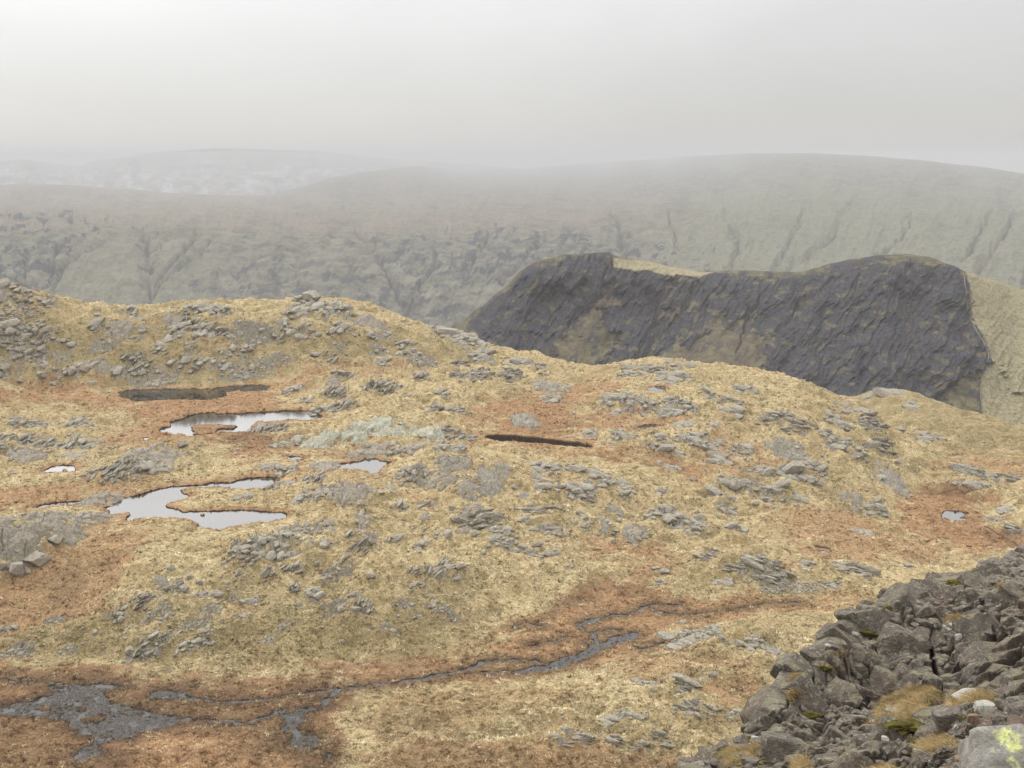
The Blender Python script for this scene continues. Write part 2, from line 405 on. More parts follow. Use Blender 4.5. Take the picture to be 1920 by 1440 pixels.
# the summit the camera stands on rises from the near edge of the plateau
hill = 87.5 - 0.635 * RR
near = sstep(150, 118, RR)
BASE = BASE * (1 - near) + np.maximum(hill, BASE * 0 + 0.5) * near
side = sstep(math.radians(62), math.radians(110), np.abs(np.where(AA > np.pi, AA - 2 * np.pi, AA)))
BASE = BASE * (1 - side) + np.where(RR < 118, hill, np.maximum(hill, -RR * 0.1)) * side
# beyond the plateau: the valley
vfar = sstep(650, 900, RR)
VAL = -130 - 345 * sstep(900, 2300, RR)
VAL = VAL + 14 * fbm2(GX / 160, GY / 160, 4, 91) * sstep(700, 1200, RR)
BASE = BASE * (1 - vfar) + VAL * vfar

GPX, GPY = project(GX, GY, BASE)
inview = (np.abs(AA) < 0.56) & (RR > 110) & (RR < 720)
GPX = np.where(inview, GPX, -9999); GPY = np.where(inview, GPY, -9999)

def on_ground0(px, py, rmin=125.0):
    az_, sl_ = ray(px, py)
    j = int(np.clip(round((az_ - az_f[0]) / (az_f[1] - az_f[0])), 0, NF - 1))
    ok = (CAM[2] + sl_ * R < GZ[:, j]) & (R > rmin)
    if not ok.any(): return None
    r = R[np.argmax(ok)]
    return (r * math.sin(az_), r * math.cos(az_), GZ[np.argmax(ok), j])
# ---------------------------------------------------------------- tarns, pools and wet bog
TARNS = [  # name, label, level, bank height, outline, islands
 ('tarn', 'long pale blue-grey tarn with two arms round a grassy peninsula', 7.0, 0.5,
  [(57,953),(85,946),(120,942),(160,939),(190,941),(212,942),(232,934),(257,930),(287,921),(300,917),(325,912),(375,910),(400,906),(437,905),(446,902),(457,899),(480,896),(502,895),(525,897),(515,905),(500,913),(490,916),(465,919),(445,918),(425,915),(400,914),(375,915),(350,916),(338,920),(342,925),(357,931),(345,937),(332,940),(320,944),(309,947),(312,952),(332,956),(342,961),(375,959),(425,958),(460,957),(490,960),(527,961),(536,964),(536,972),(520,977),(490,980),(465,983),(445,986),(425,990),(410,995),(395,992),(375,988),(372,982),(360,977),(340,973),(325,971),(310,972),(290,970),(275,972),(250,975),(240,979),(238,972),(246,966),(241,961),(225,964),(207,965),(203,957),(192,953),(217,947),(190,947),(160,946),(110,948),(80,954)],
  [[(375,965),(379,963),(384,965),(383,968),(377,968)]]),
 ('pool', 'small bright pool with two peat islets at the left edge of the plateau', 8.0, 0.45,
  [(82,883),(90,879),(100,875),(118,873),(137,873),(141,878),(140,885),(122,885),(100,886),(90,887)], [[(118,881),(124,880),(127,883),(124,886),(117,885)],[(92,885),(97,884),(97,888),(92,888)]]),
 ('pool', 'tiny bright puddle in russet peat left of the brightest tarn', 8.2, 0.2,
  [(264,824),(270,821),(279,821),(278,824),(268,825)], []),
 ('tarn', 'brightest white tarn on the plateau with a peat island in it', 8.0, 0.7,
  [(298,808),(306,803),(320,801),(322,797),(318,793),(330,789),(345,785),(352,781),(362,778),(378,776),(400,774),(408,777),(440,776),(477,774),(522,772),(560,770),(580,771),(590,775),(606,781),(600,786),(575,790),(545,788),(515,792),(482,792),(472,798),(470,806),(478,810),(492,813),(470,811),(455,812),(437,812),(410,811),(390,817),(362,820),(350,818),(340,814),(330,816),(312,812),(304,812)],
  [[(359,801),(370,797),(400,798),(425,799),(445,800),(437,805),(410,805),(404,812),(380,817),(362,816),(365,811),(360,807)]]),
 ('tarn', 'uppermost tarn reflecting the dark hillside at the foot of the ridge', 8.5, 0.35,
  [(221,736),(240,732),(262,731),(287,730),(325,729),(365,729),(400,729),(425,725),(462,723),(490,722),(507,724),(503,729),(497,733),(465,735),(440,735),(422,737),(425,744),(405,748),(387,751),(350,750),(325,750),(300,751),(250,754),(243,748),(230,747),(226,741)], []),
 ('tarn', 'small grey tarn shaped like an arrowhead between pale outcrops', 8.0, 0.45,
  [(620,879),(640,871),(655,867),(680,864),(684,861),(690,859),(705,860),(712,865),(735,867),(728,871),(717,875),(714,881),(705,887),(697,890),(690,884),(672,881),(652,880)], []),
 ('pool', 'narrow pool below pale slabs above the arrowhead tarn', 8.0, 0.35,
  [(536,859),(545,856),(560,856),(571,859),(562,862),(552,863),(543,862)], []),
 ('pool', 'long black peat channel under an undercut bank in the middle of the plateau', 6.4, 2.1,
  [(915,832),(922,829),(934,828),(955,829),(975,830),(1010,834),(1043,839),(1083,843),(1105,850),(1085,849),(1055,846),(1026,843),(969,839),(940,838)], []),
 ('pool', 'small grey pool among rocks near the middle saddle', 12.3, 0.25,
  [(1213,731),(1220,726),(1232,725),(1246,724),(1247,733),(1230,734)], []),
 ('pool', 'thin shallow pool at the edge of the russet flat', 8.3, 0.2,
  [(1190,802),(1200,799),(1216,795),(1238,796),(1240,799),(1225,801),(1210,801),(1198,804)], []),
 ('pool', 'small round grey pool in the russet basin beside the right flank', -5.0, 0.35,
  [(1764,967),(1771,959),(1783,957),(1796,959),(1808,960),(1819,963),(1807,967),(1797,971),(1813,973),(1802,978),(1785,977),(1768,971)], [[(1789,961),(1794,961),(1794,963),(1789,963)]]),
 ('pool', 'little pool beside a hollow on the lower right grass slope', 0.6, 0.15, [(1538,1034),(1546,1033),(1550,1035),(1542,1037)], []),
]
def dens(P, n=4, amp=0.18, s=0):
    """subdivide an outline and roughen it a little"""
    Q = []
    m = len(P)
    for i in range(m):
        a = np.array(P[i]); b = np.array(P[(i + 1) % m]); L = np.hypot(*(b - a))
        for k in range(n):
            q = a + (b - a) * k / n
            nx, ny = -(b - a)[1] / (L + 1e-9), (b - a)[0] / (L + 1e-9)
            w = amp * min(L, 10) * float(noise2(np.array([q[0] * 0.9 + s]), np.array([q[1] * 0.9]), 5)[0])
            Q.append(q + np.array([nx, ny]) * w)
    return np.array(Q)

GZ = BASE.copy()
# relief of the plateau: knolls and hollows, kept low where the bog lies
def px_poly(P, soft, warp=0.0, s=0):
    """soft mask on the ground of a region outlined in the photograph"""
    P = np.array(P, float)
    m = inview & (GPX > P[:, 0].min() - 60) & (GPX < P[:, 0].max() + 60) & (GPY > P[:, 1].min() - 40) & (GPY < P[:, 1].max() + 40)
    out = np.zeros(GX.shape)
    if not m.any():
        return out
    x, y = GPX[m], GPY[m]
    gx, gy = GX[m], GY[m]
    if warp:
        n1 = fbm2(gx / 9, gy / 9, 5, 31 + s, .68); n2 = fbm2(gx / 9, gy / 9, 5, 57 + s, .68)
        x = x + warp * 1.6 * n1; y = y + warp * 0.7 * n2
    out[m] = sstep(soft, -soft, poly_sd(x, y, P))
    return out

BOG = [  # outline, strength
 ([(-50,722),(150,716),(300,720),(420,707),(560,692),(700,686),(820,690),(800,699),(680,697),(610,705),(540,722),(500,740),(520,758),(600,768),(630,778),(600,790),(500,796),(480,812),(520,828),(640,836),(720,840),(660,850),(560,852),(470,866),(455,846),(430,832),(330,828),(260,832),(200,837),(190,818),(275,800),(265,776),(160,764),(120,752),(-50,762)], 1.0),
 ([(-50,940),(60,912),(150,905),(300,903),(480,890),(560,888),(680,886),(760,892),(700,897),(560,902),(480,899),(330,914),(230,935),(150,942),(50,957),(-50,965)], .85),
 ([(890,765),(960,745),(1050,735),(1120,715),(1180,718),(1150,740),(1060,762),(1120,778),(1230,775),(1300,790),(1250,800),(1180,800),(1110,810),(1060,815),(1100,838),(1250,852),(1400,868),(1420,890),(1350,897),(1200,872),(1080,858),(1000,848),(920,832),(800,835),(840,822),(920,805),(960,788),(900,790)], 1.0),
 ([(1290,780),(1400,800),(1450,850),(1500,900),(1440,900),(1350,880),(1280,850),(1300,830)], .55),
 ([(1690,930),(1740,912),(1800,902),(1860,918),(1830,950),(1870,985),(1950,1010),(1950,1032),(1850,1035),(1750,1018),(1700,992),(1680,960)], 1.0),
 ([(1420,965),(1560,945),(1660,985),(1750,1010),(1780,1050),(1600,1056),(1480,1050),(1540,1020)], .75),
 ([(1770,866),(1860,860),(1960,872),(1960,892),(1840,886)], 1.0),
 ([(1030,1015),(1120,1000),(1230,1022),(1310,1042),(1240,1062),(1130,1042),(1080,1032)], .8),
 ([(1120,1080),(1240,1073),(1262,1105),(1400,1108),(1600,1108),(1640,1130),(1400,1150),(1230,1200),(1180,1230),(1100,1250),(900,1275),(700,1290),(560,1280),(600,1252),(700,1240),(880,1222),(960,1180),(1060,1120)], .9),
 ([(-60,1245),(150,1262),(300,1268),(480,1258),(600,1262),(700,1285),(630,1350),(650,1500),(-60,1500)], .95),
 ([(-60,1090),(60,1070),(140,1000),(240,978),(300,1000),(240,1060),(200,1120),(150,1170),(-60,1205)], .75),
 ([(660,1345),(760,1300),(900,1288),(950,1310),(900,1360),(780,1400),(700,1380)], .45),
 ([(640,1400),(900,1388),(1150,1398),(1290,1420),(1300,1500),(640,1500)], .75),
 ([(1330,1265),(1440,1278),(1435,1325),(1345,1335)], .65),
 ([(1090,1212),(1300,1215),(1420,1230),(1400,1262),(1200,1262),(1080,1240)], .6),
 ([(740,925),(800,920),(840,935),(800,945),(745,940)], .7),
 ([(640,1300),(760,1290),(1000,1290),(1100,1320),(960,1350),(800,1330)], .35),
 ([(230,640),(420,620),(500,640),(400,650),(260,655)], .25),
 ([(880,860),(1050,880),(1250,930),(1240,945),(1000,920),(870,880)], .3),
 ([(1100,690),(1130,700),(1120,720),(1090,715)], .6),
 ([(880,760),(930,755),(960,775),(930,800),(890,790)], .8),
]
DARKPEAT = [
 ([(20,1250),(300,1262),(640,1250),(560,1268),(300,1275),(20,1272)], .45),
 ([(100,1080),(170,1060),(160,1110),(130,1150),(90,1150)], .55),
 ([(430,1255),(560,1240),(700,1222),(860,1212),(900,1222),(700,1246),(520,1268)], .45),
 ([(960,1170),(1040,1110),(1100,1085),(1130,1078),(1100,1120),(1040,1150),(990,1175)], .7),
 ([(1120,1080),(1240,1074),(1262,1100),(1240,1120),(1120,1110)], .4),
 ([(620,1460),(700,1380),(900,1398),(1150,1405),(1280,1430),(1280,1500),(620,1500)], .35),
 ([(-60,1330),(100,1350),(140,1400),(130,1500),(-60,1500)], .5),
 ([(700,1350),(760,1330),(860,1330),(840,1370),(740,1380)], .5),
 ([(400,1335),(540,1330),(560,1420),(620,1440),(480,1440),(420,1370)], .35),
 ([(280,1300),(420,1320),(600,1310),(640,1290),(600,1340),(300,1330)], .3),
 ([(1700,918),(1760,905),(1830,915),(1840,930),(1760,925)], .8),
 ([(1840,985),(1880,1000),(1930,1022),(1930,1028),(1870,1012)], .8),
 ([(390,822),(440,814),(540,818),(560,832),(460,838),(400,836)], .7),
 ([(1010,806),(1050,804),(1080,818),(1040,822)], .8),
]
OLIVE = [
 ([(-60,600),(400,590),(900,640),(900,680),(640,690),(300,712),(-60,718)], .85),
 ([(-60,1190),(300,1150),(900,1120),(900,1200),(600,1245),(-60,1250)], .85),
 ([(1520,738),(1640,715),(1760,735),(1990,790),(1990,868),(1850,862),(1790,858),(1700,815),(1600,765)], 1.0),
 ([(450,1060),(900,1080),(900,1130),(300,1150)], .45),
 ([(1280,1060),(1500,1070),(1600,1090),(1500,1110),(1270,1100)], .6),
 ([(1180,1200),(1450,1190),(1400,1230),(1190,1222)], .5),
 ([(720,1310),(900,1290),(940,1340),(800,1380),(720,1360)], .7),
 ([(1300,1250),(1460,1240),(1420,1380),(1300,1360)], .5),
 ([(1130,690),(1400,700),(1440,735),(1180,720)], .4),
 ([(30,790),(200,790),(420,870),(250,900),(30,850)], .3),
 ([(880,680),(1100,700),(1080,740),(900,740)], .4),
 ([(1450,850),(1640,870),(1600,960),(1450,900)], .3),
]
def zones(Z, soft, warp, s0):
    out = np.zeros(GX.shape)
    for k, (P, st) in enumerate(Z):
        out = np.maximum(out, st * px_poly(P, soft, warp, s0 + k * 3))
    return out
BOGM = zones(BOG, 20, 30, 100)
DARK = zones(DARKPEAT, 20, 28, 300)
OLV = zones(OLIVE, 34, 44, 500)

relief = 1.7 * fbm2(GX / 34, GY / 34, 3, 11) + 1.7 * ridged2(GX / 17 + .3 * GY / 17, GY / 12, 3, 21) + 1.0 * fbm2(GX / 6.5, GY / 5, 3, 23)
# bedding: low parallel ribs that run obliquely down the slopes
ca, sa = math.cos(math.radians(-38)), math.sin(math.radians(-38))
ribs = ridged2((GX * ca + GY * sa) / 26, (-GX * sa + GY * ca) / 5.0, 3, 77)
rib_w = px_poly([(880,690),(1200,700),(1500,740),(1840,880),(1700,900),(1500,1000),(1200,1000),(900,940),(850,850)], 60)
plat = sstep(122, 150, RR) * sstep(640, 560, RR) * (np.abs(AA) < 1.0)
flat = np.clip(1 - BOGM * 1.05, 0, 1)
relief -= relief[plat > .5].mean(); ribs -= ribs[plat > .5].mean()
GZ += (relief * 0.92 + ribs * (0.12 + 1.0 * rib_w)) * plat * (0.08 + 0.92 * flat)
GZ += plat * (0.10 * fbm2(GX / 2.6, GY / 2.6, 3, 41) + 0.085 * ridged2(GX / 1.15, GY / 1.15, 2, 43)) * (0.35 + 0.65 * flat) * sstep(640, 300, RR)
for px_, py_, w_, h_, k_ in OUT:
    c_ = on_ground0(px_, py_ + h_ * .3)
    if c_ is None: continue
    D_ = math.dist(c_, CAM); W_ = w_ / FPX * D_; Hb = float(np.clip(.22 * h_ / FPX * D_, .15, 1.6)); 
    m_ = (np.abs(GX - c_[0]) < W_ * 1.6) & (np.abs(GY - c_[1]) < W_ * 1.6 + 6)
    q_ = ((GX[m_] - c_[0]) / (W_ * .62)) ** 2 + ((GY[m_] - c_[1]) / (W_ * .55 + 2)) ** 2
    GZ[m_] += Hb * np.exp(-q_) * (1 - .6 * BOGM[m_])
PEAT = np.zeros(GX.shape)
WET = np.zeros(GX.shape)
water_jobs = []; recarve = []
for k, (nm, lab, zw, bank, P, ISL) in enumerate(TARNS):
    Pd = dens(P, 4, 0.16, k)
    W = at_z(Pd[:, 0], Pd[:, 1], zw)[:, :2]
    m = (GX > W[:, 0].min() - 30) & (GX < W[:, 0].max() + 30) & (GY > W[:, 1].min() - 30) & (GY < W[:, 1].max() + 30)
    x, y = GX[m], GY[m]
    d = poly_sd(x, y, W)
    for I in ISL:
        Wi = at_z(*dens(I, 3, 0.12, 3).T, zw)[:, :2]
        d = np.maximum(d, -poly_sd(x, y, Wi))
    d = d + 0.22 * fbm2(x / 1.4, y / 1.4, 3, 61)
    base = GZ[m]
    rise = zw + bank * (0.45 + 0.55 * sstep(0, 1.2, d)) + 0.03 * np.maximum(d, 0) + 0.12 * fbm2(x / 2.2, y / 2.2, 2, 63)
    w = sstep(1.5, 16, d)
    out = rise * (1 - w) + np.maximum(base, zw + 0.15) * w
    # the ground may fall away only well clear of the water
    out = np.where(d > 16, out * (1 - sstep(16, 26, d)) + base * sstep(16, 26, d), out)
    inside = zw - np.clip(-d * 0.5, 0.12, 0.9)
    z = np.where(d > 0.18, out, np.where(d < -0.12, inside, inside + (out - inside) * (d + 0.12) / 0.30))
    GZ[m] = z
    PEAT[m] = np.maximum(PEAT[m], sstep((2.3 if bank > 1 else .42) + .3 * noise2(x / 5, y / 5, 68), 0.05, d) * (d > -2))
    BOGM[m] = np.maximum(BOGM[m], 0.85 * sstep(2.6, 1.0, d))
    water_jobs.append((nm, lab, zw, m, d)); recarve.append((m, d, z.copy()))

for m, d, z in recarve:
    k_ = sstep(3.0, 1.0, d); GZ[m] = GZ[m] * (1 - k_) + z * k_

# the wet bog in front and the beck that feeds it
MARSH = [
 [(-60,1330),(0,1330),(27,1320),(60,1313),(93,1303),(87,1287),(117,1285),(187,1283),(240,1290),(200,1294),(195,1304),(206,1316),(232,1324),(247,1330),(290,1336),(333,1343),(337,1357),(310,1364),(283,1370),(247,1383),(215,1388),(193,1393),(180,1405),(195,1416),(150,1428),(137,1420),(147,1410),(173,1393),(167,1377),(150,1370),(127,1363),(133,1353),(93,1348),(50,1340),(-60,1342)],
 [(275,1308),(290,1299),(320,1295),(340,1300),(347,1311),(330,1312),(300,1310)],
 [(533,1343),(560,1330),(583,1322),(602,1326),(573,1340),(563,1357),(567,1373),(597,1387),(593,1400),(567,1408),(547,1400),(550,1380),(533,1367),(535,1355)],
]
MARSH_ISL = [[(68,1328),(80,1322),(93,1325),(94,1330),(80,1333)],[(143,1326),(152,1323),(170,1331),(165,1338),(150,1335)],[(150,1348),(190,1338),(203,1342),(195,1352),(150,1358)]]
BECK = [  # polylines with half widths in m
 ([(337,1350),(400,1350),(450,1357),(500,1345),(540,1330)], 0.35), ([(347,1306),(400,1315),(450,1317),(510,1310),(560,1300),(600,1298),(640,1291)], 0.39),
 ([(600,1325),(620,1308),(640,1291),(700,1283),(760,1277),(800,1272),(851,1260),(909,1243),(935,1240),(960,1238),(985,1240),(1004,1241)], 0.57),
 ([(975,1261),(1011,1254),(1055,1243),(1092,1230),(1121,1211),(1150,1204),(1190,1190)], 1.35), ([(760,1277),(840,1268),(900,1262),(975,1258)], 0.27),
 ([(1121,1211),(1110,1190),(1092,1182),(1094,1171),(1112,1161),(1183,1149),(1215,1138),(1237,1134),(1274,1136)], 0.42),
 ([(1110,1190),(1130,1183),(1143,1179),(1175,1188)], 0.46), ([(1094,1171),(1105,1166)], 1.16), ([(1225,1143),(1250,1150),(1290,1155),(1329,1149),(1383,1140),(1440,1133),(1500,1130)], 0.24),
 ([(960,1178),(985,1168),(1010,1176)], 0.27), ([(0,1274),(60,1280),(110,1284)], 0.24), ([(593,1400),(615,1418),(612,1430)], 0.31),
 ([(1000,1210),(1040,1200),(1060,1190)], 0.24), ([(1180,1212),(1210,1216),(1240,1204)], 0.20)]
m = inview & (GPY > 1030) & (GPX < 1850)
x, y = GX[m], GY[m]
dm = np.full(x.shape, 99.0)
for P in MARSH:
    Pd = dens(P, 3, .2, 4)
    dm = np.minimum(dm, poly_sd(x, y, at_z(Pd[:, 0], Pd[:, 1], 0.0)[:, :2]))
for P in MARSH_ISL:
    dm = np.maximum(dm, -poly_sd(x, y, at_z(*pl(P).T, 0.0)[:, :2]))
marsh_core = dm.copy()
zb = np.zeros(x.shape)
for P, hw in BECK:
    W = at_z(*pl(P).T, 0.05)[:, :2]
    for i in range(len(W) - 1):
        d_, t_ = seg_dist(x + 0.8 * fbm2(x / 5, y / 5, 2, 71), y + 0.8 * fbm2(x / 5, y / 5, 2, 72), *W[i], *W[i + 1])
        dm = np.minimum(dm, d_ - hw * (0.85 + 0.5 * noise2(x / 3, y / 3, 73)))
dm = dm + 0.35 * fbm2(x / 1.6, y / 1.6, 3, 64) + np.where(marsh_core < 4, .8, .15) * fbm2(x / 3.6, y / 3.6, 4, 65, .6)
base = GZ[m]
tus = noise2(x / 0.6, y / 0.6, 66) * 0.17 + noise2(x / 4.5, y / 4.5, 67) * 0.09 + .035
inside = -0.10 + tus * sstep(0.0, -0.8, dm + 0.0) - 0.06 * sstep(-1, -4, marsh_core)
rise = 0.13 + 0.12 * fbm2(x / 1.6, y / 1.6, 3, 63) + 0.04 * np.maximum(dm, 0)
w = sstep(2, 15, dm)
w2 = sstep(7, 18, dm)
out = rise * (1 - w) + (np.maximum(base, 0.15) * (1 - w2) + base * w2) * w
GZ[m] = np.where(dm > 0.15, out, np.where(dm < -0.15, inside, inside + (out - inside) * (dm + .15) / .3))
PEAT[m] = np.maximum(PEAT[m], sstep(np.maximum(.3 + .8 * fbm2(x / 1.7, y / 1.7, 3, 69), .05), -.15, dm) * 0.75)
BOGM[m] = np.maximum(BOGM[m], .8 * sstep(4, 1.2, dm)); DARK[m] = np.maximum(DARK[m], np.where(marsh_core < 12, .85, 0) * sstep(8 + 9 * fbm2(x / 9, y / 7, 3, 75), .2, dm)); DARK[m] = np.maximum(DARK[m], np.where(marsh_core < 5, 1.0, .75) * sstep(3.6 + 2 * noise2(x / 6, y / 6, 70), .2, dm))
WET[m] = np.maximum(WET[m], sstep(0.4, -0.2, dm)); REEDY = np.zeros(GX.shape); REEDY[m] = sstep(.9, -.5, dm + .5 * fbm2(x / 2, y / 2, 2, 74)) * np.where(marsh_core < 1, 1, .45)
water_jobs.append(('bog_water', 'grey water standing among reeds in the wet bog and its winding beck', 0.0, m, dm))

# a dry peat gully leading right from the black channel
for P, hw, dp in (([(1105,850),(1160,864),(1215,870),(1255,879)], .5, .6), ([(1250,874),(1290,884)], .2, .2),
              ([(1745,925),(1775,922),(1790,918),(1810,924)], .4, .3), ([(1845,985),(1880,1005),(1925,1024)], .3, .3), ([(1535,1022),(1548,1024)], 1.1, .9)):
    W = []
    for q in P:
        az_, sl_ = ray(*q)
        jj = int(np.clip(np.searchsorted(az_f, az_), 1, NF - 1))
        col = GZ[:, jj]; ok = (CAM[2] + sl_ * R < col) & (R > 130)
        W.append((R[np.argmax(ok)] * math.sin(az_), R[np.argmax(ok)] * math.cos(az_)))
    W = np.array(W)
    m = (GX > W[:, 0].min() - 12) & (GX < W[:, 0].max() + 12) & (GY > W[:, 1].min() - 12) & (GY < W[:, 1].max() + 12)
    x, y = GX[m], GY[m]
    d = np.full(x.shape, 99.0)
    for i in range(len(W) - 1):
        d = np.minimum(d, seg_dist(x + .6 * noise2(x / 4, y / 4, 3), y + .6 * noise2(x / 4, y / 4, 4), *W[i], *W[i + 1])[0])
    GZ[m] -= dp * sstep(hw + .7, hw * .5, d)
    PEAT[m] = np.maximum(PEAT[m], (.9 if hw > 1 else .6) * sstep(hw + .6, hw * .5, d))

# heights and pixels -> ground lookups used by everything that stands on it
NR = len(R)
def ground_z(x, y):
    a = np.arctan2(x, y); r = np.hypot(x, y)
    fa = np.clip((a - az_f[0]) / (az_f[1] - az_f[0]), 0, NF - 1.001)
    ja = fa.astype(int); ta = fa - ja
    k = np.clip(np.searchsorted(R, r, side='right') - 1, 0, NR - 2); tr = np.clip((r - R[k]) / (R[k + 1] - R[k]), 0, 1)
    return ((GZ[k, ja] * (1 - ta) + GZ[k, ja + 1] * ta) * (1 - tr) + (GZ[k + 1, ja] * (1 - ta) + GZ[k + 1, ja + 1] * ta) * tr)
def on_ground(px, py, rmin=125.0):
    """where the sight line of a pixel meets the ground"""
    az_, sl_ = ray(px, py)
    fa = float(np.clip((az_ - az_f[0]) / (az_f[1] - az_f[0]), 0, NF - 1.001)); j = int(fa)
    col = GZ[:, j] * (1 - (fa - j)) + GZ[:, j + 1] * (fa - j)
    ok = (CAM[2] + sl_ * R < col) & (R > rmin)
    if not ok.any():
        return None
    r = R[np.argmax(ok)]
    return np.array([r * math.sin(az_), r * math.cos(az_), float(ground_z(np.array([r * math.sin(az_)]), np.array([r * math.cos(az_)]))[0])])
# ================================================================== MATERIALS
class NT:
    def __init__(s, name):
        s.m = bpy.data.materials.new(name); s.m.use_nodes = True
        s.n = s.m.node_tree.nodes; s.l = s.m.node_tree.links; s.n.clear()
        s.out = s.n.new('ShaderNodeOutputMaterial'); s.b = s.n.new('ShaderNodeBsdfPrincipled')
        s.l.new(s.b.outputs[0], s.out.inputs['Surface'])
        s.tc = s.n.new('ShaderNodeTexCoord')
    def pos(s, scale=(1, 1, 1), rot=(0, 0, 0), src='Object'):
        mp = s.n.new('ShaderNodeMapping'); mp.inputs['Scale'].default_value = scale; mp.inputs['Rotation'].default_value = rot
        s.l.new(s.tc.outputs[src], mp.inputs[0]); return mp.outputs[0]
    def noise(s, vec, scale, detail=3, rough=0.55, dist=0.0):
        t = s.n.new('ShaderNodeTexNoise'); t.inputs['Scale'].default_value = scale; t.inputs['Detail'].default_value = detail
        t.inputs['Roughness'].default_value = rough; t.inputs['Distortion'].default_value = dist
        s.l.new(vec, t.inputs['Vector']); return t.outputs[0]
    def vor(s, vec, scale, feat='F1', rnd=1.0):
        t = s.n.new('ShaderNodeTexVoronoi'); t.feature = feat; t.inputs['Scale'].default_value = scale
        t.inputs['Randomness'].default_value = rnd
        s.l.new(vec, t.inputs['Vector']); return t.outputs['Distance'], t.outputs.get('Color')
    def attr(s, name, color=False):
        t = s.n.new('ShaderNodeAttribute'); t.attribute_name = name
        return t.outputs['Color'] if color else t.outputs['Fac']
    def rng(s, v, a, b, c=0.0, d=1.0):
        t = s.n.new('ShaderNodeMapRange')
        for k, q in (('From Min', a), ('From Max', b), ('To Min', c), ('To Max', d)):
            t.inputs[k].default_value = q
        s.l.new(v, t.inputs['Value']); return t.outputs[0]
    def math(s, op, a, b=None):
        t = s.n.new('ShaderNodeMath'); t.operation = op
        for i, q in enumerate((a, b)):
            if q is None: continue
            if isinstance(q, (int, float)): t.inputs[i].default_value = q
            else: s.l.new(q, t.inputs[i])
        return t.outputs[0]
    def mix(s, f, a, b, mode='MIX'):
        t = s.n.new('ShaderNodeMixRGB'); t.blend_type = mode
        for i, q in enumerate((f, a, b)):
            if isinstance(q, (int, float)): t.inputs[i].default_value = q
            elif isinstance(q, tuple): t.inputs[i].default_value = q + (1,) * (4 - len(q))
            else: s.l.new(q, t.inputs[i])
        return t.outputs[0]
    def bump(s, h, strength, dist, normal=None):
        t = s.n.new('ShaderNodeBump'); t.inputs['Strength'].default_value = strength; t.inputs['Distance'].default_value = dist
        s.l.new(h, t.inputs['Height'])
        if normal is not None: s.l.new(normal, t.inputs['Normal'])
        return t.outputs[0]
    def fin(s, col, rough=0.9, normal=None, spec=0.2):
        if isinstance(col, tuple): s.b.inputs['Base Color'].default_value = col + (1,)
        else: s.l.new(col, s.b.inputs['Base Color'])
        if isinstance(rough, (int, float)): s.b.inputs['Roughness'].default_value = rough
        else: s.l.new(rough, s.b.inputs['Roughness'])
        s.b.inputs['Specular IOR Level'].default_value = spec
        if normal is not None: s.l.new(normal, s.b.inputs['Normal'])
        return s.m

